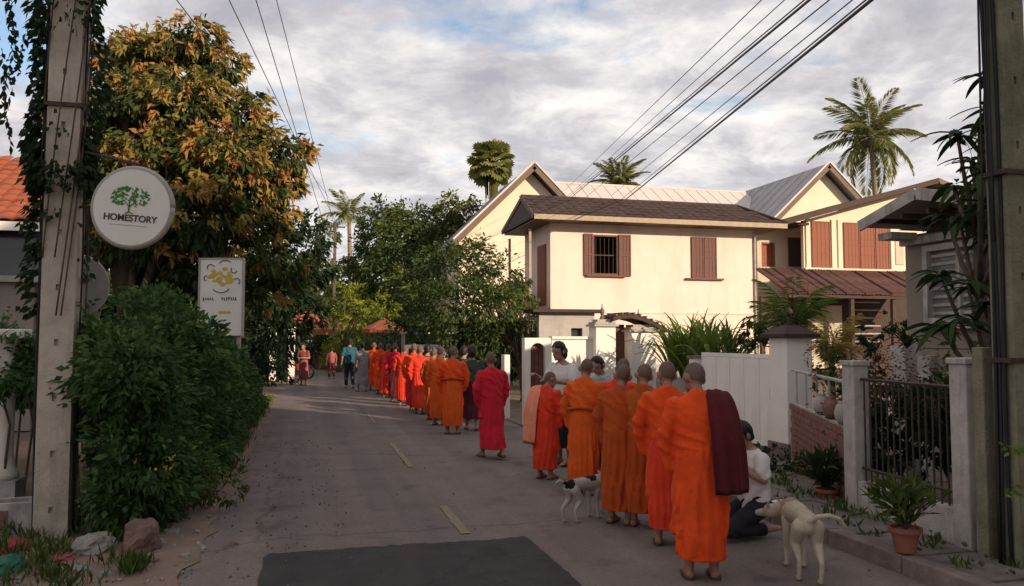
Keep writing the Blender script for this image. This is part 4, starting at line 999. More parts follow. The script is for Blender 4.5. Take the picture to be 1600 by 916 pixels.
def board_sign():
    c = P(347, 405, 12.0); zt = c.z; t = thing('board_sign', 'tall rectangular white board sign with a yellow emblem above the hedge', 'sign', (c.x, c.y, 0), -YAW)
    w = .64; h = 1.15
    MB().box((0, 0, zt-h/2), (w, .04, h)).build('board', M['sign_white'], t, world=False)
    f = MB()
    for s in (-1, 1): f.box((s*(w/2+.008), 0, zt-h/2), (.025, .06, h+.03))
    f.box((0, 0, zt+.006), (w-.01, .06, .022)); f.build('frame', M['stucco_grey'], t, world=False)
    for s in (-1, 1): MB().box((s*(w/2-.06), .05, (zt-.1)/2), (.05, .05, zt-.1)).build('leg', M['stucco_grey'], t, world=False)
    rnd = random.Random(2); b = MB()
    for j in range(26):
        a = rnd.random()*6.28; q = rnd.random()**.5; x = .01+.19*q*math.cos(a); z = zt-.27+.13*q*math.sin(a); an = rnd.random()*3; s = rnd.uniform(.03, .055)
        b.add([(x+s*.9*math.cos(k*PI/4+an), -.0215-.0001*j, z+s*.6*math.sin(k*PI/4+an)) for k in range(8)], [tuple(range(8))])
    b.build('yellow_emblem', M['sign_yellow'], t, world=False)
    b = MB()
    def curl(cx, cz, s, a0, a1, m=1.0):
        b.tube([(cx+m*s*(1-.5*k/10)*math.cos(a0+(a1-a0)*k/10), -.024, cz+s*(1-.5*k/10)*math.sin(a0+(a1-a0)*k/10)) for k in range(11)], .0065, 5)
    curl(-.17, zt-.14, .07, .3, 3.6); curl(.2, zt-.17, .06, 2.5, 6.0); curl(-.22, zt-.30, .05, 1.5, 4.6); curl(.23, zt-.33, .06, -1, 2.2); curl(.02, zt-.10, .1, .5, 2.4, 1.4); curl(.05, zt-.40, .14, 3.6, 5.6, 1.3)
    b.build('black_flourish', M['sign_black'], t, world=False)
    b = MB()
    for x0, n_ in ((-.26, 5), (.02, 7)):
        for k in range(n_):
            x = x0+k*.034; b.box((x, -.0225, zt-.60+rnd.uniform(-.006, .006)), (.012, .005, rnd.uniform(.03, .06))); b.box((x+.012, -.0225, zt-.60+rnd.uniform(-.02, .02)), (.012, .004, .010))
    b.build('small_print', M['sign_black'], t, world=False)
    b = MB()
    for j, x in enumerate((.0, .06, .12)): b.ell((x, -.02, zt-.80), (.035, .006, .022))
    b.build('yellow_mark', M['sign_yellow'], t, world=False)
board_sign()

# ------------------------------------------------------------------ left foreground things
def left_things():
    c = G(3, 785); t = thing('garden_pillar', 'white turned garden pillar at the left edge of the picture', 'pillar', c)
    MB().box((c.x, c.y, .12), (.34, .34, .24)).build('plinth', M['old_white'], t)
    MB().lathe([(.14, .24), (.15, .30), (.11, .36), (.09, .5), (.088, 1.4), (.10, 1.5), (.085, 1.55), (.14, 1.66), (.16, 1.70)], (c.x, c.y, 0), 20).build('shaft', M['white_wall'], t, smooth=True)
    MB().box((c.x, c.y, 1.755), (.36, .36, .10)).build('cap', M['white_wall'], t, bevel=.012)
    # low wall and dark garden behind the left pole
    c = G(18, 832); t = thing('planter_box', 'old white concrete planter box left of the utility pole', 'planter', c, R(8))
    b = MB()
    for s in (-1, 1): b.box((s*.20, 0, .14), (.04, .30, .28)); b.box((0, s*.13, .14), (.36, .04, .28))
    b.box((0, 0, .05), (.36, .22, .02)); b.build('shell', M['old_white'], t, world=False, bevel=.006)
    MB().box((0, 0, .2), (.36, .22, .06)).build('soil', M['dirt'], t, world=False)
    MB().box((-.07, -.155, .14), (.12, .02, .16)).build('brown_panel', M['brick'], t, world=False)
    def lump(name, lab, cat, px, py, r, mt, seed, kind=None):
        c = G(px, py); b = MB(); b.ell((0, 0, 0), (1, 1, 1), None, 20, 14); me = b.mesh(name); a = vget(me)
        nz = np.array([mnoise.noise(Vector(v)*1.3+Vector((seed, 0, 0)))+.5*mnoise.noise(Vector(v)*3.1+Vector((0, seed, 0))) for v in a])
        ch = np.abs(a).max(1)[:, None]; a = a/np.maximum(ch, .2)*.35+a*.65; a = a*(1+.32*nz[:, None])*np.array(r); a[:, 2] = np.maximum(a[:, 2]+r[2]*.5, -.01)
        vset(me, a); fixn(me); o = link(name, me, None, M[mt]); o.location = c; o.rotation_euler = (0, 0, seed); tag(o, lab, cat)
    lump('rock', 'pale grey angular rock right of the utility pole foot', 'rock', 146, 862, (.19, .13, .09), 'rock', 1.3)
    lump('rock', 'upright reddish brown rock under the hedge corner', 'rock', 222, 862, (.14, .12, .17), 'rock_red', 2.7)
    lump('rock', 'small flat pale stone beside the reddish rock', 'rock', 268, 832, (.075, .06, .022), 'rock', 4.2)
    lump('rock', 'small dark stone at the edge of the asphalt', 'rock', 366, 852, (.04, .03, .02), 'rock_red', 5.2)
    lump('crumpled_bag', 'crumpled dusty red plastic bag in front of the pole', 'bag', 84, 878, (.15, .09, .04), 'c_pink', 6.1)
    lump('crumpled_bag', 'crumpled bright red bag lying left of the pole', 'bag', 14, 862, (.17, .12, .05), 'plastic_red', 7.5)
    lump('crumpled_bag', 'dark green plastic bag in the lower left corner', 'bag', 14, 893, (.17, .10, .07), 'plastic_green', 8.1)
    lump('rock', 'grey broken slab half sunk in the verge', 'rock', 118, 893, (.13, .06, .022), 'rock', 9.1)
    for k, (px, py) in enumerate(((180, 878), (196, 846), (250, 850), (60, 900), (290, 872), (240, 880), (165, 900))):
        lump('pebble', 'fist sized stone, number of the loose stones scattered along the left verge', 'stone', px, py, (.04, .035, .025), 'rock_red' if k % 2 else 'rock', 11+k)
for o in []: pass
left_things()
STONES = ['small grey loose stone in front of the crumpled dusty red bag', 'reddish loose stone in the gap between pale and reddish rocks', 'grey loose stone touching the right foot of the reddish rock',
          'reddish loose stone beside the dark green bag', 'grey loose stone, rightmost on the bare dirt near the asphalt', 'reddish loose stone just right of the grass tuft', 'grey loose stone at the bottom frame edge by the broken slab']
for o in [o for o in COL.objects if o.name.startswith('pebble') and not o.parent and o.get('category') == 'stone']:
    o['label'] = STONES.pop(0); o['group'] = 'loose stones on the left verge'

# right: pots
def pot(px, py, r, h, lab, n, ln, w, mt, z=.11, up=.9, group=None):
    c = G(px, py, z); t = thing('potted_plant', lab, 'potted plant', c, 0, group)
    MB().lathe([(r*.68, 0), (r*.95, h*.8), (r*1.12, h*.82), (r*1.12, h), (r*.95, h), (r*.9, h*.86), (0.001, h*.86)], (0, 0, 0), 24).build('pot', M['terracotta'], t, world=False, smooth=False)
    D = rng.normal(size=(n, 3))*.55; D[:, 2] = up+.3*rng.random(n); D = unit(D)
    Cc = np.zeros((n, 3)); k = rng.random(n)**.7
    Cc = D*(k*ln*.7)[:, None]+np.array([0, 0, h])
    Dd = D+rng.normal(size=(n, 3))*.45
    link('foliage', leafmesh('foliage', Cc, Dd, w*3.6*(.5+rng.random(n)), w*(.6+.7*rng.random(n)), .3+.5*rng.random(n)), t, LF[mt])
    b = MB()
    for i in range(7):
        d = D[i]; b.tube([(0, 0, h*.8), (d[0]*ln*.4, d[1]*ln*.4, h+d[2]*ln*.4), (d[0]*ln*.7, d[1]*ln*.7, h+d[2]*ln*.75)], .006, 5)
    b.build('stem', M['bark'], t, world=False)
pot(1415, 862, .105, .18, 'terracotta pot with a bushy green plant on the right pavement', 330, .46, .034, 'tree', .14)
pot(1292, 790, .11, .17, 'dark leafy potted plant left of the first white fence post', 420, .50, .034, 'tree3', .02)
pot(1335, 735, .09, .16, 'small potted plant with reddish leaves behind the fence post', 160, .35, .03, 'dry', .1)

# ------------------------------------------------------------------ vegetation
def TC(rows, dj=.0):
    out = []
    for px, py, r, d in rows: p = P(px, py, d+random.uniform(-dj, dj)); out.append((tuple(p), r*d/F))
    return out
# mango tree
mango = [(300,62,44,17),(268,100,55,17.6),(215,98,52,16.6),(165,85,46,16.8),(340,112,46,17.2),(285,165,68,16.2),(195,175,66,16),(365,195,50,16.8),
         (400,200,34,17.4),(425,240,44,17),(345,255,66,16),(445,285,30,17),(250,260,72,15.6),(165,270,62,15.8),(395,300,56,16.4),(310,345,70,15.6),(225,360,72,15.6),(160,370,54,16),
         (370,385,56,16.2),(300,430,60,16),(220,440,58,16.2),(410,350,44,17),(430,420,48,18),(385,460,50,17.6),(240,180,80,18.6),(330,280,80,18.8),(200,330,90,18.6),(300,400,80,18.8),(130,180,60,17),(120,320,60,17),(462,236,24,17.2),(440,290,26,17.4),(436,330,24,17.4),(395,160,26,17.2)]
mc = TC(mango, .3); base = Vector((-3.6, 17.0, 0))
t = thing('mango_tree', 'large mango tree with dark foliage and orange new leaf flushes', 'tree', base)
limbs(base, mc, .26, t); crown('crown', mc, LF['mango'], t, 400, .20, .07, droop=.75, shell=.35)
# flush tufts at the twig ends
C, D, T = [], [], []
for (c, r) in mc:
    c = np.array(c); n = int(62*(r/.8)**2)
    for _ in range(n):
        d = rng.normal(size=3); d /= np.linalg.norm(d)
        if d[2] < -.15 and rng.random() < .6: continue
        if (c[2] < 3.9) and rng.random() < .75: continue
        p = c+d*r*np.array([1.0, 1.0, .82])*rng.uniform(.92, 1.12); k = 15; tt = rng.uniform(.1, .9)
        q = rng.normal(size=(k, 3))*.5+d*.5; q[:, 2] -= .55
        C.append(p+rng.normal(size=(k, 3))*.05); D.append(q); T.append(tt+rng.normal(0, .12, k))
C = np.concatenate(C)-np.array(base); D = np.concatenate(D); T = np.concatenate(T); n = len(C)
link('flush_leaves', leafmesh('flush_leaves', C, D, .17*(.6+.8*rng.random(n)), .066*(.7+.6*rng.random(n)), T), t, LF['flush'])

def forest(name, label, base, rows, mt, r0=.16, dens=150, L=.24, W=.10, dj=.6, group=None, **k):
    cl = TC(rows, dj); b = Vector(base); return tree('tree' if not name else name, label, 'tree', b, cl, LF[mt], r0, dens, L, W, group, **k)
forest('shade_tree', 'dark broad tree behind the far end of the hedge on the left', (-4.5, 27.5, 0),
       [(440,390,50,28),(478,370,40,28),(470,440,48,27.5),(430,470,52,27),(497,420,30,28.5),(400,420,50,28),(485,490,34,28),(440,520,42,27.5),(400,520,45,27),(455,350,28,29)], 'tree3', dens=170)
forest('shade_tree', 'dark leafy tree left of the mango tree behind the concrete pole', (-9.5, 20, 0),
       [(20,430,50,20),(60,470,50,19),(10,480,50,19),(100,440,50,19),(30,545,50,18),(75,560,50,18),(110,520,60,19),(140,470,50,18.5),(70,620,50,18),(20,620,45,18)], 'tree3', dens=150)
forest('roadside_tree', 'dark bushy tree overhanging the monks left of the cream house', (5.9, 21.3, 0),
       [(700,425,50,21.5),(745,408,44,22),(785,432,40,22),(818,462,28,22.4),(720,470,56,20.6),(775,478,50,21),(668,470,44,21),(822,500,26,22),(705,512,42,20.4),(760,522,46,20.6),(800,530,34,21.5),(690,398,30,23),(640,440,34,23),(738,540,34,20.8),(728,395,26,23),(655,500,30,22)], 'tree', dens=430, L=.135, W=.052, r0=.17)
forest('roadside_tree', 'olive green tree beside the veranda corner of the cream house', (6.7, 23.5, 0),
       [(800,470,34,24),(832,478,22,24.6),(826,505,24,24.4),(790,490,36,23.6),(812,440,18,24.6)], 'tree2', dens=380, L=.12, W=.045, r0=.1)
forest('garden_tree', 'tall tree with a reddish brown top left of the fan palm', (9.5, 47, 0),
       [(712,330,38,46),(735,345,34,46),(690,352,34,46),(720,372,46,45),(752,372,30,46),(685,395,44,45)], 'tree2', dens=135, L=.28, W=.12)
forest('garden_tree', 'rounded dark green tree in the middle of the far tree line', (5.5, 46, 0),
       [(640,345,36,46),(660,362,38,46),(622,372,38,45),(645,402,50,44),(610,412,44,44),(680,420,44,44),(640,450,50,43)], 'tree', dens=135, L=.28, W=.12)
forest('garden_tree', 'spreading green tree just right of the slender centre palm', (3.2, 50, 0),
       [(600,335,30,50),(582,350,28,50),(612,352,30,50),(590,382,40,49),(566,400,30,49),(600,425,46,48),(562,435,34,48),(580,465,36,47),(625,478,40,46),(615,510,34,45),(655,500,36,44)], 'tree', dens=130, L=.28, W=.12)
forest('garden_tree', 'pale thin crowned tree left of the slender centre palm', (-.5, 58, 0),
       [(498,352,24,58),(512,372,22,58),(492,385,26,58),(508,412,26,57),(490,430,28,57),(520,436,24,57),(500,462,28,56)], 'tree2', dens=60, L=.32, W=.12)
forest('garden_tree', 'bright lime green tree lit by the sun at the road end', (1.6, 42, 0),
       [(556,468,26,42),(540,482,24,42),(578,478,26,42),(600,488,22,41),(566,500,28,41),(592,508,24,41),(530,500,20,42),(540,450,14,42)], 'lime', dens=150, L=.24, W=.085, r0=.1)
forest('garden_tree', 'low green tree behind the parked motorbikes', (-3.0, 40, 0),
       [(470,470,30,40),(495,482,28,40),(450,490,28,39),(512,470,20,41),(478,505,24,39)], 'tree2', dens=170, L=.2, W=.085, r0=.1)
# far wood closing the horizon
C, D, T = [], [], []
for k in range(230):
    d = random.uniform(62, 120); px = random.uniform(-900, 2500); r = random.uniform(2.0, 3.6)
    p = P(px, 530, d); h = random.uniform(1.5, 6.0)+(1.4 if random.random() < .2 else 0)
    n = 420; q = unit(rng.normal(size=(n, 3)))*(.6+.45*rng.random((n, 1)))
    C.append(np.array([p.x, p.y, h])+q*np.array([r*1.3, r*1.3, r])); D.append(unit(q+rng.normal(size=(n, 3))*.6)); T.append(rng.normal(.4+random.uniform(-.15, .2), .15, n))
C = np.concatenate(C); n = len(C)
o = link('far_wood', leafmesh('far_wood', C, np.concatenate(D), .85*(.6+.8*rng.random(n)), .42*(.6+.8*rng.random(n)), np.concatenate(T)), None, LF['tree'])
tag(o, 'distant mass of dark green trees closing the horizon', 'woodland', kind='stuff')

# hedge along the left verge
cl = []
for i in range(64):
    y = 7.5+13.5*(i/63)**1.1; top = np.interp(y, [7, 8, 10, 12, 16, 21], [2.05, 2.2, 2.15, 1.75, 1.05, .8])
    top -= .40 if y < 8.8 else .20
    for z in np.arange(.35, top, .38):
        cl.append(((-1.44-.12*random.random()+(.1 if z < 1 else 0)-.10*(z > 1.5), y, z+random.uniform(-.1, .1)), .42*random.uniform(.8, 1.15)))
for i in range(52):
    y = 7.9+random.random()*5; x = -1.6-random.random()*2.6; top = np.interp(y, [7, 8, 10, 12, 16, 21], [2.0, 2.1, 2.05, 1.75, 1.1, .8])
    cl.append(((x, y, top-.58+random.uniform(-.12, .16)), .42))
for i in range(26):
    x = -1.5-2.6*i/26
    for z in np.arange(.35, 1.62, .40): cl.append(((x, 7.75+random.uniform(-.1, .15), z), .4))
def px_of(p):
    v = Vector(p)-Vector((0, 0, CAM_Z)); d = v.dot(HD); return 800+F*v.dot(RT)/d, d
def hok(c, r):
    px, d = px_of(c); rp = r*F/d
    return px-rp*1.1 > 112 or (c[1] > 9.2 and px < 60) or c[1] > 8.9
cl = [q for q in cl if hok(*q)]
cl += [((-1.16, y, z), .36) for y in np.arange(9.6, 12.4, .4) for z in (.5, .9, 1.3)]+[((-1.3, y, np.interp(y, [9, 14, 18], [1.75, 1.25, .8])), .36) for y in np.arange(9, 18, .45)]
t = thing('hedge', 'large overgrown green hedge along the left side of the road', 'hedge', (-2.2, 9, 0))
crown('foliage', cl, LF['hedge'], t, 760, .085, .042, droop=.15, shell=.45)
b = MB()
for i in range(60):
    x = random.uniform(-3.8, -1.5); y = random.uniform(7.8, 18); z = random.uniform(1.2, 2.0)*np.interp(y, [8, 18], [1, .5])
    b.tube([(x, y, -.05), (x+random.uniform(-.1, .1), y, z*.5), (x+random.uniform(-.25, .25), y+random.uniform(-.2, .2), z)], [.018, .013, .005], 5)
b.build('stem', M['bark'], t)
link('', bpy.data.meshes.new('x')) if False else None
# shoots sticking out of the hedge top
C, D = [], []
for _ in range(46):
    y = random.uniform(7.7, 13); x = random.uniform(-3.9, -1.2); z0 = np.interp(y, [7, 8, 10, 12, 16], [1.72, 1.86, 1.82, 1.5, .9]); a = random.gauss(0, .25); h = random.uniform(.1, .34)
    for s in np.arange(0, h, .022): C.append((x+a*s, y+random.gauss(0, .015), z0-.12+s)); D.append((random.gauss(0, .8), random.gauss(0, .8), .5))
C = np.array(C)-np.array((-2.2, 9, 0)); n = len(C)
link('shoots', leafmesh('shoots', C, np.array(D), .075*(.6+.7*rng.random(n)), .03, .5+.4*rng.random(n)), t, LF['hedge'])
# small flowering shrub at the foot
c = G(262, 822); t = thing('flowering_shrub', 'low scruffy shrub with a few yellow flowers at the hedge foot', 'shrub', c)
sc = [((c.x+dx, c.y+.15+dy, z), r) for dx, dy, z, r in ((0, 0, .3, .3), (.25, .1, .3, .26), (-.28, .05, .28, .26), (.05, .1, .58, .22), (-.12, 0, .5, .2), (.48, .35, .24, .22))]
crown('foliage', sc, LF['tree2'], t, 900, .06, .022, droop=.1, shell=.4)
C = []
for (x, y, z) in [tuple(P(214, 716, 6.95)), tuple(P(268, 718, 6.95)), tuple(P(264, 730, 6.95)), tuple(P(240, 735, 6.9)), tuple(P(252, 748, 6.9))]:
    C += [(x-c.x+random.gauss(0, .022), y-c.y+random.gauss(0, .02), z+random.gauss(0, .022)) for _ in range(9)]
C = np.array(C); n = len(C); link('flower', leafmesh('flower', C, rng.normal(size=(n, 3)), .035, .022, rng.random(n)), t, LF['yellow_flower'])

# dark shrubs inside the right fence
t = thing('dark_shrub', 'dense dark shrub filling the space between the two white fence posts', 'shrub', (6.1, 7.4, 0))
sc = [((random.uniform(5.75, 6.6), random.uniform(5.7, 8.5), random.uniform(.35, 1.1)), random.uniform(.24, .36)) for _ in range(26)]
crown('foliage', sc, LF['tree3'], t, 700, .09, .045, droop=.2, shell=.4)
C, D = [], []
for _ in range(70):
    x = random.uniform(5.6, 6.4); y = random.uniform(6.0, 8.4); h = random.uniform(.3, .75)
    for s in np.arange(0, h, .03): C.append((x+.1*math.sin(s*5+x*9), y, .95+s)); D.append((random.gauss(0, 1), random.gauss(0, 1), -.3))
C = np.array(C)-np.array((6.1, 7.4, 0)); n = len(C)
link('shoots', leafmesh('shoots', C, np.array(D), .06*(.6+.7*rng.random(n)), .02, .3*rng.random(n)), t, LF['dry'])
t = thing('dark_shrub', 'dark shrub behind the stained fence post and right utility pole', 'shrub', (6.3, 4.7, 0))
crown('foliage', [((random.uniform(5.6, 6.8), random.uniform(4.3, 5.9), random.uniform(.3, 1.3)), random.uniform(.26, .38)) for _ in range(20)], LF['tree3'], t, 520, .075, .032, droop=.2, shell=.4)
t = thing('garden_shrub', 'green shrub in the taupe house garden left of the right pole', 'shrub', (8.0, 8.8, 0))
crown('foliage', TC([(1500,560,30,9.6),(1530,575,28,9.2),(1480,590,26,9.8),(1515,600,30,9.2)]), LF['tree'], t, 420, .09, .04)
t = thing('garden_shrub', 'tall dark shrub between the golden palm and the taupe house', 'shrub', tuple(P(1370, 560, 14.5).to_2d())+(0,))
crown('foliage', TC([(1350,560,30,14),(1385,550,30,14.5),(1370,520,26,15),(1395,590,30,13.5),(1340,600,30,13.5),(1400,500,18,15),(1365,610,30,13)]), LF['tree3'], t, 420, .11, .045)
t = thing('garden_shrub', 'low mixed green shrub under the golden palm', 'shrub', tuple(P(1290, 560, 13).to_2d())+(0,))
crown('foliage', TC([(1280,560,22,13),(1305,570,24,13),(1272,590,22,12.6),(1322,585,22,13)]), LF['tree'], t, 420, .10, .04)
# pavement creeper near the gate
t = thing('garden_shrub', 'low dark creeper on the ground beside the brick wall', 'shrub', (5.75, 9.0, 0))
crown('foliage', [((random.uniform(5.5, 6.1), random.uniform(8.5, 9.5), random.uniform(.08, .22)), .18) for _ in range(12)], LF['tree3'], t, 600, .06, .028)

def strap_plant(name, lab, base, n, L, w, mt, spread=.5, cat='plant', up=1.2, parent=None):
    """clump of arching strap leaves; every leaf a part"""
    t = thing(name, lab, cat, base, random.random()*6)
    meshes = []
    for v in range(3):
        ln = L*(1+.15*v); k = 7; b = MB(); vs = []
        for i in range(k+1):
            s = i/k; r = ln*(s*.55+.1*s*s)*(spread*2); z = ln*(up*s-.75*s*s*(.6+.3*v)); ww = w*math.sin(PI*min(1, .12+s*.88))**.7*.5+.001
            vs += [(r, -ww, z+.012), (r, 0, z), (r, ww, z+.012)]
        b.add(vs, [(3*i+j, 3*i+j+1, 3*i+j+4, 3*i+j+3) for i in range(k) for j in range(2)]); me = b.mesh('leaf')
        at = me.attributes.new('tint', 'FLOAT', 'FACE'); at.data.foreach_set('value', [.25+.3*v+.02*i for i in range(len(me.polygons))])
        me.materials.append(LF[mt]); me.shade_smooth(); meshes.append(me)
    for i in range(n):
        o = link('leaf', meshes[i % 3], t); a = i*2.399+random.uniform(-.3, .3)
        o.rotation_euler = (0, random.uniform(-.55, .15), a); s = random.uniform(.7, 1.12); o.scale = (s, s, s)
    return t
for k, (px, d, L, n) in enumerate(((1050, 16.6, 1.5, 34), (1078, 16.2, 1.6, 38), (1110, 15.6, 1.55, 36), (1140, 15.6, 1.5, 30), (1064, 17.4, 1.7, 30), (1096, 17.0, 1.7, 30))):
    c = P(px, 530, d); strap_plant('strap_plant', ['sunlit clump of strap leaves, nearest the ornate gateway', 'sunlit clump of strap leaves directly above the gate leaf end', 'strap leaved clump in the middle behind the gate', 'strap leaved clump nearest the dark round bush', 'taller strap leaved clump behind, left one', 'taller strap leaved clump behind, right one'][k], (c.x, c.y, .85), n+14, L*.66, .07, 'plant', .55, up=1.45)
c = P(1176, 515, 14.0); t = thing('round_bush', 'dark green leafy bush left of the capped gate pillar', 'shrub', (c.x, c.y, 0))
crown('foliage', TC([(1176,508,26,14),(1160,520,20,14),(1192,525,24,13.8),(1180,548,28,13.8),(1156,548,22,14)]), LF['tree'], t, 420, .12, .05)
c = P(1238, 530, 13.2); t = thing('areca_palm', 'young green palm with arching fronds rising above the gate pillar', 'palm', (c.x, c.y, 0))

# ------------------------------------------------------------------ palms
def frond_mesh(L, drop, nl, ll, lw, name='frond', vdrop=.5, upc=.35):
    t_ = np.repeat(np.linspace(.10, 1, nl), 2); s = np.tile([1, -1], nl)
    x = L*(t_-.10*t_**2); z = L*(upc*t_-drop*t_**2)
    C = np.stack([x, s*.01, z], 1); l = ll*np.sin(PI*np.clip(t_*.88+.12, 0, 1))**.6*(.85+.3*rng.random(2*nl))
    D = np.stack([.55+.5*t_, s*1.0, -vdrop*(.6+.8*rng.random(2*nl))-.2*t_], 1)
    me = leafmesh(name, C, D, l, lw, .35+.35*t_+.12*rng.normal(size=2*nl), fold=.15)
    rb = MB().tube([(L*(u-.10*u*u), 0, L*(upc*u-drop*u*u)-.01) for u in np.linspace(0, 1, 10)], [.035*(1-.85*u)*L/4 for u in np.linspace(0, 1, 10)], 5).mesh('midrib')
    return me, rb
def palm(name, lab, base, top, L, nf, mt, r0=.18, elev=(-60, 82), nl=46, ll=None, lw=None, spike=False, vdrop=.5, bend=.3):
    t = thing(name, lab, 'palm', base); base = Vector(base); top = Vector(top); b = MB()
    pts = [base.lerp(top, s)+Vector((bend*math.sin(PI*s), 0, 0)) for s in np.linspace(0, 1, 14)]
    b.tube(pts, [r0*(1.35-.5*s) if s > .06 else r0*1.8 for s in np.linspace(0, 1, 14)], 10); b.build('trunk', M['palm_bark'], t, smooth=True)
    ms = []
    for k, (dr, uc) in enumerate(((.55, .35), (.40, .30), (.72, .42))):
        me, rb = frond_mesh(L, dr, nl, ll or L*.26, lw or L*.016, vdrop=vdrop, upc=uc); me.materials.append(LF[mt]); rb.materials.append(M['palm_bark']); ms.append((me, rb))
    cu = inv = fullmat(t).inverted() @ top
    for i in range(nf):
        e = R(elev[0]+(elev[1]-elev[0])*((i+.5)/nf)**.85)
        me, rb = ms[0 if e > .4 else (2 if e < -.2 else i % 3)]
        o = link('frond', me, t); o.location = cu; o.rotation_euler = Euler((random.uniform(-.3, .3), -e+.2, i*2.399+random.uniform(-.2, .2)), 'XYZ'); s = random.uniform(.82, 1.08); o.scale = (s,)*3
        m = link('midrib', rb, o)
    if nl > 30:
        b = MB()
        for k in range(9): b.ell(tuple(top+Vector((.3*math.cos(k*.7), .3*math.sin(k*.7), -.3-.12*(k % 3)))), (.14, .14, .17), None, 8, 6)
        b.build('coconuts', M['bark'], t, smooth=True)
    return t
c = P(1360, 214, 60); palm('coconut_palm', 'tall coconut palm rising above the roofs on the right', (c.x+.3, c.y, 0), c, 5.0, 26, 'palm', .2, (-58, 86), 46, ll=1.25, lw=.11)
c = P(968, 288, 74); palm('coconut_palm', 'palm top just showing above the pale roof between the two gables', (c.x, c.y, 0), c, 3.4, 24, 'palm', .2, (-20, 84), 36, lw=.13)
c = P(545, 334, 60); palm('slender_palm', 'slender tall palm with a sparse crown at the end of the road', (c.x+.15, c.y, 0), c, 2.5, 15, 'palm', .16, (-35, 86), 30, lw=.09, vdrop=.7, bend=.1)
# fronds of the young areca palm
c = P(1238, 530, 13.2); t = [o for o in COL.objects if o.name.startswith('areca_palm')][0]
b = MB()
for k in range(5):
    a = k*1.3; b.tube([(.08*math.cos(a), .08*math.sin(a), 0), (.10*math.cos(a), .1*math.sin(a), 1.2), (.06*math.cos(a), .06*math.sin(a), 1.9)], [.035, .025, .02], 7)
b.build('stem', M['palm_bark'], t, world=False, smooth=True)
ms = []
for dr, uc in ((.6, .7), (.8, .9)):
    me, rb = frond_mesh(1.25, dr, 22, .34, .030, upc=uc); me.materials.append(LF['plant']); rb.materials.append(LF['plant']); ms.append((me, rb))
for i in range(15):
    me, rb = ms[i % 2]; o = link('frond', me, t); o.location = (0, 0, 1.75+.1*random.random()); o.rotation_euler = Euler((0, -R(random.uniform(0, 62)), i*2.399), 'XYZ'); s = random.uniform(.7, 1.05); o.scale = (s,)*3; link('midrib', rb, o)
# golden palm by the rusty porch
c = P(1300, 560, 16); t = thing('golden_palm', 'yellowing clump of palm fronds in front of the rusty roofed porch', 'palm', (c.x, c.y, 0))
MB().lathe([(.2, 0), (.28, .4), (.3, .5), (.25, .5)], (0, 0, 0), 16).build('pot', M['terracotta'], t, world=False)
ms = []
for dr, uc in ((.5, .9), (.75, 1.0)):
    me, rb = frond_mesh(1.1, dr, 24, .30, .028, upc=uc); me.materials.append(LF['gold']); rb.materials.append(LF['gold']); ms.append((me, rb))
for i in range(24):
    me, rb = ms[i % 2]; o = link('frond', me, t); o.location = (.05*math.cos(i), .05*math.sin(i), 1.15+.25*random.random()); o.rotation_euler = Euler((0, -R(random.uniform(-5, 60)), i*2.399), 'XYZ'); s = random.uniform(.7, 1.0); o.scale = (s,)*3; link('midrib', rb, o)
MB().tube([(0, 0, .4), (0, 0, 1.4)], [.07, .05], 7).build('stem', M['palm_bark'], t, world=False)

def fan_palm():
    c = P(768, 256, 62); t = thing('sugar_palm', 'fan leaved sugar palm with a round crown behind the left gable', 'palm', (c.x, c.y, 0))
    MB().tube([(0, 0, 0), (.1, 0, c.z*.5), (0, 0, c.z)], [.32, .24, .22], 10).build('trunk', M['palm_bark'], t, world=False, smooth=True)
    ms = []
    for v in range(2):
        n = 26; vs = [(0, 0, 0)]; fs = []; Lp = 1.05
        for k in range(n+1):
            a = R(-128+256*k/n); r = .62*(1 if k % 2 == 0 else .80)*(1+.08*random.random()); vs.append((Lp+r*math.cos(a)*1.0, r*math.sin(a)*1.05, (.06 if k % 2 else -.04)-.16*(v+1)*max(0, math.cos(a))))
        vs[0] = (Lp, 0, 0); fs = [(0, k+1, k+2) for k in range(n)]
        b = MB().add(vs, fs); me = b.mesh('fan_leaf'); at = me.attributes.new('tint', 'FLOAT', 'FACE'); at.data.foreach_set('value', [.3+.25*(k % 2)+.3*random.random() for k in range(n)])
        me.materials.append(LF['palm']); st = MB().tube([(0, 0, 0), (Lp*.5, 0, .03), (Lp, 0, 0)], .03, 5).mesh('petiole'); st.materials.append(LF['palm']); ms.append((me, st))
    for i in range(54):
        me, st = ms[i % 2]; e = R(-52+140*((i+.5)/54)**.9); o = link('fan_leaf', me, t); o.location = (0, 0, c.z)
        s = random.uniform(1.0, 1.3); o.rotation_euler = Euler((random.uniform(-.6, .6), -e, i*2.399), 'XYZ'); o.scale = (s, s, s); link('petiole', st, o)
    b = MB()
    for i in range(30):
        a = random.random()*6.28; b.tube([(.15*math.cos(a), .15*math.sin(a), c.z-.1), (.5*math.cos(a), .5*math.sin(a), c.z-1.2), (.42*math.cos(a), .42*math.sin(a), c.z-2.2-random.random())], [.05, .07, .03], 5)
    b.build('dead_skirt', LF['gold'], t, world=False)
    me = t.children[-1].data; at = me.attributes.new('tint', 'FLOAT', 'FACE'); at.data.foreach_set('value', [.2]*len(me.polygons))
fan_palm()

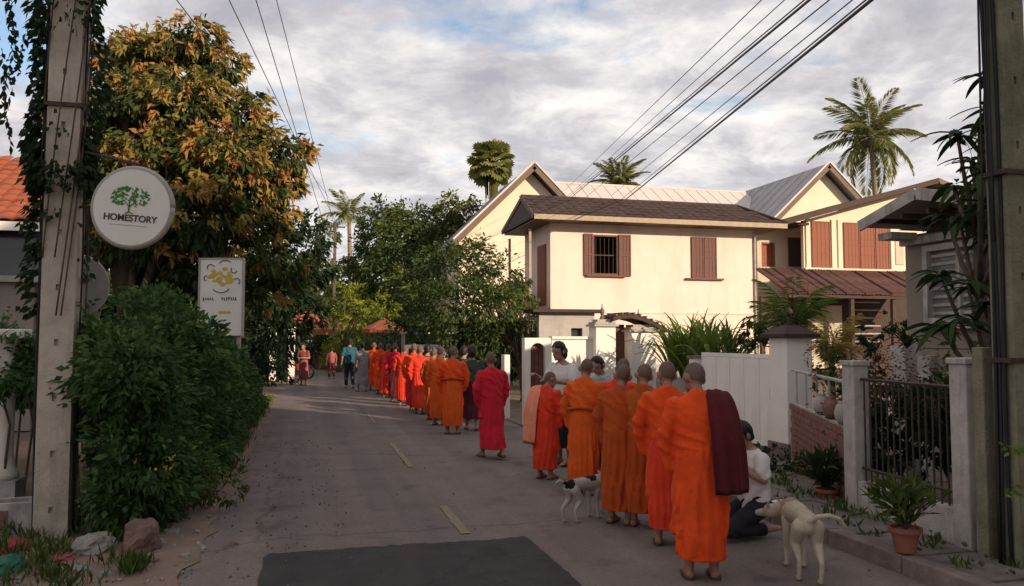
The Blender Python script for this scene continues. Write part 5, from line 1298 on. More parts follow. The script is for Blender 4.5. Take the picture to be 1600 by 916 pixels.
# big leaved tree behind the right pole, each leaf a part
def frangipani():
    base = Vector((6.55, 6.35, 0)); t = thing('frangipani_tree', 'dark frangipani tree with long drooping leaves behind the right utility pole', 'tree', base)
    ends = [P(px, py, d) for px, py, d in ((1496,212,7.4),(1530,196,7.6),(1550,172,7.3),(1520,250,7.9),(1548,236,7.2),(1490,292,8.2),(1532,322,7.4),(1500,345,7.9),(1552,292,7.6),(1470,432,7.7),(1512,446,7.4),(1466,510,7.9),(1545,478,7.2),(1548,372,7.6),(1575,140,7.2),(1540,120,7.6),(1590,240,7.8),(1565,330,7.0),(1500,500,7.3),(1515,300,8.3),(1545,210,8.2),(1540,345,8.2),(1480,340,8.4),(1530,272,7.1))]
    b = MB(); f1 = base+Vector((-.05, .05, 1.3)); f2 = base+Vector((-.15, .1, 2.1))
    b.tube([base-Vector((0, 0, .1)), base+Vector((.03, 0, .6)), f1, f2, f2+Vector((0, 0, .7))], [.11, .09, .08, .06, .045], 9)
    for e in ends:
        f = f1 if e.z < 2.4 else (f2 if e.z < 3.2 else f2+Vector((0, 0, .6))); m = f.lerp(e, .55)+Vector((0, 0, -.12)); b.tube([f, m, e], [.035, .024, .015], 6)
    b.build('trunk', M['bark'], t, smooth=True)
    ms = []
    for v in range(4):
        k = 5; vs = []; L = .24+.03*v; W = .075
        for i in range(k+1):
            s = i/k; ww = W*.5*math.sin(PI*min(1, .06+.94*s))**.75+.0015; vs += [(L*s, -ww, -.45*L*s*s*(1+.3*v)+.012), (L*s, 0, -.45*L*s*s*(1+.3*v)), (L*s, ww, -.45*L*s*s*(1+.3*v)+.012)]
        me = MB().add(vs, [(3*i+j, 3*i+j+1, 3*i+j+4, 3*i+j+3) for i in range(k) for j in range(2)]).mesh('leaf')
        at = me.attributes.new('tint', 'FLOAT', 'FACE'); at.data.foreach_set('value', [.25+.2*v]*len(me.polygons)); me.materials.append(LF['tree3']); me.shade_smooth(); ms.append(me)
    inv = fullmat(t).inverted()
    for e in ends:
        for i in range(12):
            o = link('leaf', random.choice(ms), t); o.location = inv @ (e+Vector((random.gauss(0, .02), random.gauss(0, .02), random.gauss(0, .025))))
            o.rotation_euler = Euler((random.uniform(-.5, .5), random.uniform(-.55, .35), i*.55+random.uniform(-.3, .3)), 'XYZ'); s = random.uniform(.6, 1.1); o.scale = (s, s, s)
frangipani()
c = P(1417, 545, 9.7); strap_plant('hanging_plant', 'dark spiky plant standing on the whitish porch pillar', (c.x, c.y, 1.58), 22, .34, .04, 'tree3', .6, up=1.0)
# few bright leaves on the right pole
c = P(1584, 702, 5.5); t = thing('pole_creeper', 'bright green creeper leaves clinging to the right utility pole', 'creeper', c)
n = 46; Cc = rng.normal(size=(n, 3))*np.array([.06, .02, .025]); Cc[n//2:] += np.array([.03, 0, -.28]); link('foliage', leafmesh('foliage', Cc, rng.normal(size=(n, 3)), .045, .028, .5+.4*rng.random(n)), t, LF['plant'])
#PEOPLE#

# ------------------------------------------------------------------ people
def smoothstep(x, a, b): t = np.clip((x-a)/(b-a), 0, 1); return t*t*(3-2*t)
STAND = dict(hip=.86, sh=.165, shz=1.29, el=((-.25, .03, 1.03), (.25, .03, 1.03)), wr=((-.07, .27, 1.04), (.07, .27, 1.04)),
             knee=((-.09, .03, .46), (.09, .03, .46)), ank=((-.09, -.02, .08), (.09, -.02, .08)), toe=.16)
def pose(**k): d = dict(STAND); d.update(k); return d
POSES = {
 'stand': STAND,
 'walk': pose(knee=((-.085, .13, .47), (.09, -.01, .46)), ank=((-.085, .17, .08), (.095, -.22, .12)), el=((-.24, .0, 1.03), (.25, .05, 1.04)), wr=((-.06, .25, 1.02), (.08, .26, 1.06))),
 'arms_down': pose(knee=((-.09, .10, .47), (.09, .0, .46)), ank=((-.09, .13, .08), (.09, -.16, .10)), el=((-.24, -.03, 1.02), (.24, .02, 1.02)), wr=((-.25, .06, .79), (.25, .12, .80))),
 'give': pose(el=((-.25, .06, 1.05), (.24, .10, 1.06)), wr=((-.10, .34, 1.10), (.12, .38, 1.16))),
 'kneel': pose(hip=.30, drop=.56, knee=((-.11, .34, .09), (.11, .34, .09)), ank=((-.10, -.06, .07), (.10, -.06, .07)), toe=-.12, el=((-.22, .06, .52), (.22, .10, .54)), wr=((-.05, .28, .66), (.07, .30, .74))),
}
def headparts(b, z0, y0=0.0):
    """neck, skull, face; z0 = height of the chin"""
    hz = z0+.115
    b.ell((0, y0+.005, hz+.015), (.073, .094, .105), None, 18, 12); b.ell((0, y0+.035, hz-.055), (.056, .062, .062), None, 14, 10)
    b.cap((0, y0+.085, hz+.015), (0, y0+.108, hz-.022), .011, .017, 8)
    b.ell((0, y0+.093, hz-.052), (.024, .014, .011), None, 8, 6); b.ell((0, y0+.086, hz-.092), (.025, .020, .018), None, 8, 6)
    for s in (-1, 1):
        b.ell((s*.083, y0-.006, hz-.012), (.013, .024, .038), Euler((0, s*.25, s*-.35)), 8, 8); b.ell((s*.034, y0+.085, hz+.028), (.020, .012, .008), None, 8, 6)
def hand(b, wr, el, side, curl=.6):
    wr, el = Vector(wr), Vector(el); d = (wr-el).normalized(); up = Vector((0, 0, 1)); s = d.cross(up).normalized(); n = s.cross(d)
    c = wr+d*.045
    for k in range(4):                       # palm as four rays, then fingers
        o = s*(k-1.5)*.019; L1 = (.036, .042, .039, .030)[k]; a = wr+o*.6; m = wr+d*.078+o
        b.cap(a, m, .016, .013, 8); p1 = m+(d*(1-curl*.3)-n*curl*.5).normalized()*L1; p2 = p1+(d*(1-curl)-n*curl).normalized()*L1*.75
        b.cap(m, p1, .010, .0092, 8); b.cap(p1, p2, .0092, .008, 8)
    t0 = wr+d*.025+s*side*.03; t1 = t0+(d*.6+s*side*.6-n*.2).normalized()*.035; b.cap(t0, t1, .013, .0105, 8); b.cap(t1, t1+(d-n*.3).normalized()*.028, .0105, .009, 8)
TURN = [0.0]
def bowdef(me, bow, lean, hipz, chinz):
    a = vget(me)
    if TURN[0]:
        tw = TURN[0]*smoothstep(a[:, 2], chinz-.07, chinz+.04)*(np.abs(a[:, 0]) < .14); x, y = a[:, 0].copy(), a[:, 1].copy(); a[:, 0] = x*np.cos(tw)-y*np.sin(tw); a[:, 1] = x*np.sin(tw)+y*np.cos(tw)
    w = smoothstep(a[:, 2], hipz, hipz+.5); a[:, 1] += lean*np.maximum(0, a[:, 2]-hipz)*w; a[:, 2] -= abs(lean)*.15*np.maximum(0, a[:, 2]-hipz)*w
    px = chinz-.03; py = lean*(px-hipz); w = smoothstep(a[:, 2], chinz-.10, chinz+.03)*(np.abs(a[:, 0]) < .14)
    ang = -bow*w; y = a[:, 1]-py; z = a[:, 2]-px; c, s_ = np.cos(ang), np.sin(ang)
    a[:, 1] = py+c*y-s_*z; a[:, 2] = px+s_*y+c*z; vset(me, a); return me
def body_mesh(J, bow=0.0, lean=0.0, vox=.0085):
    b = MB(); dz = J.get('drop', 0); hz = J['hip']; sz = J['shz']-dz
    b.loft([(0, 0, hz-.06, .12, .09), (0, 0, hz+.02, .155, .11), (0, .0, hz+.14, .135, .095), (0, .005, hz+.28, .15, .10), (0, 0, sz-.06, .165, .10), (0, 0, sz+.01, .13, .075), (0, 0, sz+.05, .06, .055)], 20)
    b.cap((0, -.005, sz), (0, .012, sz+.12), .053, .045)
    headparts(b, sz+.075, .015)
    for i, s in enumerate((-1, 1)):
        sh = (s*J['sh'], 0, sz-.03); el, wr = J['el'][i], J['wr'][i]
        b.chain([sh, el, wr], [.052, .038, .025]); b.ell(sh, (.06, .055, .06)); hand(b, wr, el, -s)
        hp = (s*.085, 0, hz-.02); kn, an = J['knee'][i], J['ank'][i]
        b.chain([hp, kn], [.085, .055]); mid = Vector(kn).lerp(Vector(an), .35); b.chain([kn, tuple(mid+Vector((0, -.015 if J['toe'] > 0 else 0, 0))), an], [.052, .052, .034])
        ft = Vector(an)+Vector((s*.012, J['toe'], -.055 if J['toe'] > 0 else 0)); b.cap(tuple(Vector(an)+Vector((0, -.03 if J['toe'] > 0 else .02, -.045 if J['toe'] > 0 else 0))), ft, .036, .024, 10)
        b.cap(an, tuple(Vector(an).lerp(ft, .6)), .034, .026, 10)
        if J['toe'] > 0:
            for k in range(5): b.cap(ft+Vector((s*(k-2)*-.014, 0, -.004)), ft+Vector((s*(k-2)*-.017, .034-.005*k, -.008)), .0105, .009, 6)
    me = voxel(b, vox, 5); return bowdef(me, bow, lean, hz, sz+.075)
def cloth(b, vox, folds, bow=0, lean=0, hipz=.86, chinz=1.365, smooth=6):
    me = voxel(b, vox, smooth); a = vget(me); n = ngets(me); me.update(); a = a+n*folds(a, n)[:, None]; vset(me, a); me.shade_smooth(); return bowdef(me, bow, lean, hipz, chinz)
def nz(a, f, seed=0.0): return np.array([mnoise.noise(Vector((x*f+seed, y*f, z*f))) for x, y, z in a])
def skirt_mesh(J, z0=.13, z1=1.0, rx=.175, ry=.15, seed=0, amp=.013, stride=True, flare=.0):
    b = MB(); k = J['ank']; yo = (k[0][1]+k[1][1])/2 if stride else 0
    b.loft([(0, yo, z0, rx*.98+flare, ry+.02+abs(k[0][1]-k[1][1])*.22+flare, 2.4), (0, yo*.9, z0+.15, rx+flare*.8, ry+.03+abs(k[0][1]-k[1][1])*.12, 2.4), (0, yo*.5, .5, rx+.008, ry+.02, 2.2), (0, 0, .75, rx+.005, ry+.01), (0, 0, .9, rx-.005, ry-.005), (0, 0, z1, rx-.02, ry-.02)], 28)
    def f(a, n):
        th = np.arctan2(a[:, 0], a[:, 1]); q = nz(a*np.array([1, 1, .35]), 3.0, seed)
        g = (1-smoothstep(a[:, 2], z0+.1, z1)*.6)*(.55+.9*np.abs(nz(a*np.array([1, 1, .3]), 5.0, seed+8))*2); w = 1-2*np.abs(np.sin(4.2*th+q*4+seed))**.6+.6*np.sin(13*th-q*9+seed*2)
        return amp*g*w*(np.abs(n[:, 2]) < .7)
    return cloth(b, .014, f)
def drape_mesh(J, zb=.40, seed=0, both=True, amp=.011, bow=0, lean=0, wide=1.0):
    b = MB(); sz = J['shz']
    b.loft([(0, .02, zb, .198*wide, .175, 2.3), (0, .02, .6, .194*wide, .168, 2.3), (0, .02, .85, .18*wide, .155), (0, .0, 1.05, .172*wide, .135), (0, -.005, 1.2, .19*wide, .122), (0, -.005, sz-.01, .195, .105), (0, 0, sz+.035, .12, .085), (0, .0, sz+.075, .07, .07)], 28)
    for i, s in enumerate((-1, 1)):
        if not both and s > 0: continue
        sh = Vector((s*(J['sh']+.01), 0, sz-.04)); el = Vector(J['el'][i]); wr = Vector(J['wr'][i])
        b.chain([sh, el+Vector((s*.005, 0, -.01)), el.lerp(wr, .75)], [.070, .068, .062])
        b.chain([el+Vector((0, 0, -.06)), el+Vector((-s*.035, .02, -.24))], [.062, .045]); b.chain([el.lerp(wr, .7)+Vector((0, 0, -.06)), el.lerp(wr, .6)+Vector((-s*.02, -.03, -.25))], [.07, .05])
    if both: b.loft([(0, .13, .76, .19, .10), (0, .16, .92, .20, .12), (0, .16, 1.04, .16, .11)], 20)
    def f(a, n):
        q = nz(a, 2.6, seed); q2 = nz(a, 7.0, seed+3); th = np.arctan2(a[:, 0], a[:, 1])
        ph = 30*(a[:, 2]*.80+a[:, 0]*.62)+q*5+seed; up = 1.3-2.4*np.abs(np.sin(ph))**.7+.5*np.sin(52*(a[:, 2]*.75+a[:, 0]*.66)+q2*3)
        lo = (.5+1.6*np.abs(q2))*(1-2*np.abs(np.sin(4.5*th+q*5+seed+1.2*a[:, 2]))**.6)+.5*np.sin(15*th-q*9+3*a[:, 2]); w = smoothstep(a[:, 2], .75, 1.0)
        return amp*(lo*(1-w)*1.2+up*w*.62)+.0015*q2
    return cloth(b, .0125, f, bow, lean)
def band_mesh(pts, w, th=.012, seed=0, n=22):
    """hanging cloth band through points; each point: (pos, outward normal)"""
    b = MB(); vs = []; m = len(pts)
    for side in (0, 1):
        for j, (p, nn, ww) in enumerate(pts):
            p, nn = Vector(p), Vector(nn).normalized(); d = (Vector(pts[min(j+1, m-1)][0])-Vector(pts[max(j-1, 0)][0])).normalized(); s = d.cross(nn).normalized()
            for i in range(n+1):
                u = i/n-.5; f = (.010+.006*math.sin(j*.9+seed))*math.sin(u*(17+7*u)+seed+j*.35)+.005*math.sin(u*47+j*.6)
                vs.append(p+s*u*ww+nn*(f-(u*u)*ww*.45+(th if side else 0)))
    k = n+1; fs = []
    for j in range(m-1):
        for i in range(n):
            q = j*k+i; fs.append((q, q+1, q+k+1, q+k)); q += m*k; fs.append((q, q+k, q+k+1, q+1))
    for i in range(n): fs.append((i, m*k+i, m*k+i+1, i+1)); q = (m-1)*k+i; fs.append((q, q+1, m*k+q+1, m*k+q))
    for j in range(m-1):
        for i in (0, n): q = j*k+i; fs.append((q, q+k, m*k+q+k, m*k+q))
    b.add(vs, fs); return b.mesh('band')
def headcap(kind, J, bow, lean):
    b = MB(); dz = J.get('drop', 0); z0 = J['shz']-dz+.075; hz = z0+.115; y0 = .015
    if kind == 'shaved': b.ell((0, y0-.006, hz+.024), (.0755, .092, .1025), None, 20, 14)
    elif kind == 'short':
        b.ell((0, y0-.012, hz+.028), (.088, .098, .110), None, 20, 14); b.ell((0, y0-.05, hz-.03), (.07, .05, .06))
    else:
        b.ell((0, y0-.012, hz+.028), (.090, .102, .112), None, 20, 14); b.ell((0, y0-.055, hz-.04), (.078, .055, .09)); b.ell((0, y0-.105, hz-.02), (.045, .045, .05))
    me = voxel(b, .009, 3); a = vget(me)
    # trim off the face: push front-low part inside the head
    m = (a[:, 1]-y0 > .03) & (a[:, 2] < hz+(.055 if kind != 'shaved' else .06)); a[m] = np.array([0, y0, hz])+(a[m]-np.array([0, y0, hz]))*.80
    if kind != 'shaved': a += ngets(me)*(.004*nz(a, 40))[:, None]
    vset(me, a); return bowdef(me, bow, lean, J['hip'], z0)
CACHE = {}
def cached(key, fn):
    if key not in CACHE: CACHE[key] = fn()
    return CACHE[key]
def part(name, me, parent, material):
    m = me.copy(); m.name = name; return link(name, m, parent, material)
def face(t, J, bow, lean, lips=True):
    dz = J.get('drop', 0); z0 = J['shz']-dz+.075; hz = z0+.115; y0 = .015
    for s in (-1, 1):
        me = MB().ell((s*.031, y0+.083, hz+.012), (.013, .009, .0065), None, 10, 8).mesh('eye'); bowdef(me, bow, lean, J['hip'], z0); link('eye', me, t, M['eye'])
    me = MB().ell((0, y0+.100, hz-.052), (.022, .009, .0065), None, 10, 8).mesh('mouth'); bowdef(me, bow, lean, J['hip'], z0); link('mouth', me, t, M['lip'])
MONKS = 'monks in orange robes walking the morning alms line'
def monk(px, py, h, yaw, label, upper, lower=None, pose_='stand', seed=0, bow=.35, lean=.06, sash=None, belt=None, both=True, wide=1.0, zb=.40, bowl=True, lod=0):
    c = G(px, py, .004); s = h/1.60; t = thing('person', label, 'monk', c, R(yaw), MONKS, s); J = POSES[pose_]
    TURN[0] = (0.0, -.5, .3, -.25, .45, -.7)[int(px) % 6] if not lod else 0.0
    kb = (pose_, round(bow, 2), round(lean, 2), TURN[0])
    part('body', cached(('body', lod)+kb, lambda: body_mesh(J, bow, lean, .0085 if not lod else .014)), t, M['skin'])
    part('shaved_hair', cached(('shaved',)+kb, lambda: headcap('shaved', J, bow, lean)), t, M['stubble'])
    if not lod: face(t, J, bow, lean)
    part('under_robe', cached(('skirt', pose_, seed % 3), lambda: skirt_mesh(J, .15, 1.0, seed=seed)), t, lower or upper)
    part('outer_robe', cached(('drape', seed % 4, both, wide, zb)+kb, lambda: drape_mesh(J, zb, seed, both, bow=bow, lean=lean, wide=wide)), t, upper)
    for i in (0, 1):
        a = Vector(J['ank'][i]); MB().loft([(a.x*1.07, a.y+.05, -.002+max(0, a.z-.08), .045, .125, 2.6), (a.x*1.07, a.y+.05, .016+max(0, a.z-.08), .045, .125, 2.6)], 20).build('sandal', M['sandal'], t, world=False)
    if bowl:
        bw = MB().lathe([(.001, -.11), (.06, -.10), (.11, -.04), (.12, .02), (.10, .07), (.085, .085)], (0, .30+lean*.2, 1.0), 24).build('alms_bowl', M['bowl'], t, world=False, smooth=True)
        MB().lathe([(.09, .085), (.085, .10), (.05, .115), (.001, .12)], (0, .30+lean*.2, 1.0), 20).build('lid', M['bowl'], bw, world=False, smooth=True)
    L = lambda z: lean*max(0, z-.86)
    if belt:
        me = MB().tube([(.205*wide*math.cos(q), .01+L(1.0)+.165*math.sin(q), 1.0+.012*math.sin(3*q)) for q in np.linspace(0, 2*PI, 33)], .020, 8).mesh('belt')
        part('belt', me, t, belt)
    TURN[0] = 0.0
    if sash:
        col, sd, z_end, w = sash            # folded robe over one shoulder: front, over, down the back
        pts = [((sd*.15, .20+L(.8), .80), (0, 1, 0), w*.7), ((sd*.15, .17+L(1.0), 1.0), (0, 1, 0), w*.8), ((sd*.14, .14+L(1.2), 1.2), (0, 1, .2), w*.8), ((sd*.13, .06+L(1.33), 1.345), (sd*.1, .5, 1), w*.72),
               ((sd*.13, -.04+L(1.33), 1.37), (sd*.1, -.3, 1), w*.7), ((sd*.15, -.115+L(1.28), 1.29), (sd*.15, -1, .4), w*.85), ((sd*.17, -.165+L(1.1), 1.12), (sd*.3, -1, .1), w), ((sd*.19, -.185+L(.95), .92), (sd*.3, -1, 0), w*1.1), ((sd*.20, -.19, z_end), (sd*.3, -1, 0), w*1.12)]
        me = band_mesh(pts, w, .014, seed); fixn(me); me.shade_smooth(); o = part('sash', me, t, col); me2 = o.data
        o.modifiers.new('sub', 'SUBSURF').levels = 1; o.modifiers['sub'].render_levels = 1
    return t
def layperson(px, py, h, yaw, label, top, bottom, pose_='stand', hair='long', skirt=False, bow=.15, lean=.03, seed=0, skin='skin2', lod=0, cat='person', z=.004, group=None, pos=None, item=None):
    c = pos or G(px, py, z); s = h/1.60; t = thing('person', label, cat, c, R(yaw), group, s); J = POSES[pose_]; dz = J.get('drop', 0); kb = (pose_, round(bow, 2), round(lean, 2))
    part('body', cached(('body', lod)+kb, lambda: body_mesh(J, bow, lean, .0085 if not lod else .014)), t, M[skin])
    part('hair', cached(('hair', hair)+kb, lambda: headcap(hair, J, bow, lean)), t, M['hair'])
    if not lod: face(t, J, bow, lean)
    def shirt():
        b = MB(); hz = J['hip']; sz = J['shz']-dz
        b.loft([(0, 0, hz-.06, .172, .125), (0, 0, hz+.06, .168, .125), (0, .0, hz+.2, .16, .115), (0, .005, sz-.12, .178, .118), (0, 0, sz-.02, .17, .095), (0, 0, sz+.035, .085, .07)], 24)
        for i, s_ in enumerate((-1, 1)):
            el = Vector(J['el'][i]); b.chain([(s_*J['sh'], 0, sz-.035), el.lerp(Vector((s_*J['sh'], 0, sz-.035)), .25)], [.068, .060])
        def f(a, n): q = nz(a, 4, seed); return .006*np.sin(30*(a[:, 2]+a[:, 0]*.7)+q*8)+.004*q
        return cloth(b, .011, f, bow, lean, hz, sz+.075, 4)
    part('shirt', cached(('shirt', seed)+kb, shirt), t, top)
    if skirt: part('skirt', cached(('lskirt', pose_, seed % 3), lambda: skirt_mesh(J, .22, .92, .172, .142, seed=seed, amp=.009)), t, bottom)
    else:
        def trousers():
            b = MB(); hz = J['hip']; b.loft([(0, 0, hz-.08, .15, .11), (0, 0, hz+.02, .166, .12), (0, 0, hz+.07, .16, .115)], 20)
            for i, s_ in enumerate((-1, 1)):
                kn, an = Vector(J['knee'][i]), Vector(J['ank'][i]); b.chain([(s_*.085, 0, hz-.03), kn, kn.lerp(an, .85)], [.098, .070, .056])
            def f(a, n): return .005*np.sin(40*a[:, 2]+nz(a, 5, seed)*9)
            return cloth(b, .011, f, 0, 0, 9, 9, 4)
        part('trousers', cached(('trousers', pose_, seed % 3), trousers), t, bottom)
    if J['toe'] > 0:
        for i in (0, 1):
            a = Vector(J['ank'][i]); MB().loft([(a.x*1.07, a.y+.05, -.002+max(0, a.z-.08), .043, .12, 2.6), (a.x*1.07, a.y+.05, .014+max(0, a.z-.08), .043, .12, 2.6)], 20).build('sandal', M['sandal'], t, world=False)
    return t

# yaw 0 = facing along the road away from the camera, negative = turned to the right
monk(1096, 902, 1.56, -16, 'nearest monk, bright orange robe with a dark maroon sash over his right shoulder', M['r_orange'], None, 'stand', 1, .42, .10, sash=(M['r_maroon'], 1, .62, .26), wide=1.06, zb=.30)
monk(1046, 850, 1.53, -24, 'monk in bright orange with rust lower robe directly left of the nearest monk', M['r_orange'], M['r_red'], 'stand', 2, .35, .06)
monk(1006, 822, 1.50, -34, 'monk in ochre robe, third from the right in the near cluster', M['r_ochre'], M['r_rust'], 'stand', 3, .45, .08, zb=.55)
monk(970, 818, 1.48, -46, 'monk in dark rust robe standing just right of the spotted dog', M['r_rust'], M['r_rust'], 'stand', 0, .35, .05, zb=.36)
monk(968, 776, 1.50, -60, 'monk in vivid red orange robe behind the dark rust robed monk', M['r_red'], M['r_wine'] if 'r_wine' in M else M['r_rust'], 'stand', 1, .3, .05)
monk(914, 772, 1.50, -38, 'monk in saffron orange robe tied with a dark belt above the spotted dog', M['r_orange2'], None, 'stand', 2, .40, .04, belt=M['r_rust'], zb=.5)
monk(853, 748, 1.32, -48, 'short monk in red robe with a salmon sash hanging on his left', M['r_red'], None, 'stand', 3, .45, .06, sash=(M['r_salmon'], -1, .50, .24), wide=.98, bowl=False)
monk(768, 716, 1.52, 6, 'monk in crimson robe walking alone in the middle of the line', M['r_crimson'], None, 'walk', 0, .15, .03, zb=.62, wide=1.05)
monk(707, 678, 1.58, -12, 'monk in belted orange robe ahead of the crimson robed monk', M['r_orange'], M['r_orange2'], 'stand', 2, .2, .05, belt=M['r_rust'], zb=.5)
monk(686, 664, 1.56, -30, 'monk in saffron robe partly hidden left of the belted orange monk', M['r_orange2'], None, 'stand', 1, .3, .05, lod=1)
monk(646, 642, 1.60, -16, 'monk in bright orange robe at the near end of the far row', M['r_orange'], M['r_crimson'], 'walk', 3, .2, .03, lod=1)
monk(676, 656, 1.52, -26, 'monk in rust red robe at the left of the two belted monks', M['r_rust'], None, 'stand', 0, .35, .05, lod=1)
monk(656, 647, 1.56, -4, 'monk in red orange robe just right of the far row', M['r_red'], None, 'walk', 1, .2, .03, lod=1)
monk(631, 634, 1.56, -20, 'monk in red orange robe, second in the far row', M['r_red'], None, 'stand', 2, .3, .05, lod=1)
monk(617, 628, 1.60, -6, 'monk in dark red robe, third in the far row', M['r_crimson'], M['r_maroon'], 'walk', 0, .15, .03, lod=1)
monk(605, 622, 1.58, -24, 'monk in orange robe, fourth in the far row', M['r_red'], None, 'stand', 1, .3, .05, lod=1)
monk(594, 616, 1.60, -10, 'monk in orange robe, fifth in the far row', M['r_orange'], None, 'walk', 3, .2, .03, lod=1)
monk(584, 610, 1.60, 4, 'farthest monk in orange robe at the head of the line', M['r_orange'], None, 'walk', 0, .15, .03, lod=1)
# alms givers and passers by
layperson(0, 0, 1.66, 118, 'black haired woman in a white blouse giving alms behind the red robed monk', M['c_white'], M['c_dark'], 'give', 'long', True, .25, .05, 1, pos=(P(880, 530, 10.9).x, P(880, 530, 10.9).y, .016), group=None)
layperson(0, 0, 1.52, 128, 'dark haired giver in a pale blue shirt behind the saffron robed monk', M['c_blue'], M['c_navy'], 'give', 'short', False, .45, .16, 2, pos=(P(944, 530, 10.0).x, P(944, 530, 10.0).y, .016))
layperson(0, 0, 1.55, 96, 'kneeling black haired woman in a white shirt right of the nearest monk', M['c_white'], M['c_dark'], 'kneel', 'short', False, .35, .10, 3, pos=tuple(G(1180, 836, .016)))
layperson(737, 672, 1.58, -10, 'woman in dark green top and wine coloured skirt beside the orange monks', M['c_green'], M['c_wine'], 'arms_down', 'long', True, .1, .02, 1, lod=1)
layperson(667, 646, 1.58, -20, 'person in dark purple grey clothes standing between the two groups of monks', M['c_plum'], M['c_wine'], 'stand', 'short', True, .1, .02, 2, lod=1)
layperson(566, 612, 1.60, 20, 'person in pale grey clothes beside the farthest monks', M['c_grey'], M['c_grey'], 'arms_down', 'short', True, .1, .02, 2, lod=1)
layperson(546, 607, 1.72, 5, 'person in teal shirt and dark trousers walking on the far road', M['c_teal'], M['c_navy'], 'arms_down', 'short', False, .1, .02, 1, lod=1)
layperson(518, 592, 1.35, 10, 'short person in orange and wine clothes at the road end', M['c_pink'], M['c_wine'], 'arms_down', 'short', False, .1, .02, 2, lod=1)
layperson(474, 602, 1.55, 150, 'person in dusty red clothes standing by the parked motorbikes', M['c_pink'], M['c_pink'], 'stand', 'long', True, .1, .02, 1, lod=1)
layperson(0, 0, 1.55, -40, 'person in dark clothes standing under the dark roadside tree', M['c_navy'], M['c_dark'], 'stand', 'short', False, .1, .02, 2, pos=(P(724, 530, 16.8).x, P(724, 530, 16.8).y, .004), lod=1)
# offering mat beside the kneeling woman
c = G(1222, 800, .02); t = thing('offering_basket', 'round woven basket on the ground beside the kneeling woman', 'basket', c)
MB().lathe([(.10, 0), (.14, .05), (.15, .11), (.13, .11), (.11, .03), (.001, .03)], (0, 0, 0), 20).build('basket', M['palm_bark'], t, world=False)
MB().ell((0, 0, .07), (.12, .12, .045), None, 14, 8).build('rice', M['c_white'], t, world=False, smooth=True)

# ------------------------------------------------------------------ dogs
def dog(loc, yaw, h, label, mt, tail, seed=0, head=0.0, thin=1.0, patches=None, headpitch=0.0):
    t = thing('dog', label, 'dog', loc, R(yaw), None, h/.56); b = MB()
    # trunk along +Y
    b.chain([(0, -.26, .47), (0, -.12, .475), (0, .04, .465), (0, .19, .455)], [.085*thin, .082*thin, .098*thin, .105*thin], 14)
    b.ell((0, .17, .41), (.085*thin, .10, .10)); b.ell((0, -.27, .45), (.088*thin, .08, .085))
    hx = math.sin(head); hy = math.cos(head)
    n0 = Vector((0, .24, .49)); hd = n0+Vector((hx*.20, hy*.20, .13+headpitch)); b.chain([n0, n0.lerp(hd, .5), hd], [.075, .062, .06], 12)
    b.ell(hd+Vector((hx*.01, hy*.01, .005)), (.065, .07, .06)); mz = hd+Vector((hx*.14, hy*.14, -.035)); b.chain([hd+Vector((hx*.04, hy*.04, -.012)), mz], [.044, .028], 10)
    sx = Vector((hy, -hx, 0))
    for s in (-1, 1):
        e0 = hd+sx*s*.045+Vector((0, 0, .035)); b.chain([e0, e0+sx*s*.035+Vector((-hx*.02, -hy*.02, .055))], [.026, .008], 8)
        # fore leg: elbow, wrist, paw
        o = .015*s*(1 if seed else -1); b.chain([(s*.062, .17, .40), (s*.068, .135, .30), (s*.066, .155+o, .155), (s*.066, .150+o, .045)], [.045, .034, .022, .019], 10)
        b.chain([(s*.066, .152+o, .03), (s*.066, .195+o, .018)], [.024, .021], 8)
        # hind leg: hip, stifle, hock, paw
        o = .05*s*(1 if seed else -1); b.chain([(s*.062, -.27, .43), (s*.078, -.20+o*.5, .29), (s*.072, -.325+o, .175), (s*.070, -.30+o, .04)], [.065, .045, .021, .018], 10)
        b.chain([(s*.070, -.295+o, .028), (s*.070, -.25+o, .018)], [.023, .020], 8)
    b.chain([(0, -.33, .49)]+tail, [.026]+[.022-.003*i for i in range(len(tail))], 8)
    me = voxel(b, .008, 5); link('body', me, t, mt)
    MB().ell(mz+Vector((hx*.025, hy*.025, .006)), (.014, .012, .011)).build('nose', M['c_dark'], t, world=False, smooth=True)
    for s in (-1, 1): MB().ell(hd+sx*s*.035+Vector((hx*.052, hy*.052, .018)), (.009, .009, .009)).build('eye', M['eye'], t, world=False, smooth=True)
    return t
def spotmat(name, base, dark, spots):
    m = mat(name, base, tuple(v*.76 for v in base), 9, .9, .9, 140, spec=.1); nt = m.node_tree; N = nt.nodes.new; L = nt.links.new; b = nt.nodes['Principled BSDF']
    src = b.inputs['Base Color'].links[0].from_socket; tc = N('ShaderNodeTexCoord'); n = N('ShaderNodeTexNoise'); n.inputs['Scale'].default_value = 12; L(tc.outputs['Object'], n.inputs['Vector'])
    for c, r in spots:
        d = N('ShaderNodeVectorMath'); d.operation = 'DISTANCE'; L(tc.outputs['Object'], d.inputs[0]); d.inputs[1].default_value = c
        a = N('ShaderNodeMath'); a.operation = 'MULTIPLY_ADD'; L(n.outputs[0], a.inputs[0]); a.inputs[1].default_value = .10; L(d.outputs['Value'], a.inputs[2])
        g = N('ShaderNodeMath'); g.operation = 'LESS_THAN'; L(a.outputs[0], g.inputs[0]); g.inputs[1].default_value = r+.05
        mx = N('ShaderNodeMix'); mx.data_type = 'RGBA'; L(g.outputs[0], mx.inputs[0]); L(src, mx.inputs[6]); mx.inputs[7].default_value = (*dark, 1); src = mx.outputs[2]
    L(src, b.inputs['Base Color']); return m
M['dog_tan'] = spotmat('tan_dog_fur', (.66, .56, .42), (.40, .27, .18), [((0, .22, .50), .10), ((.05, -.15, .52), .06)])
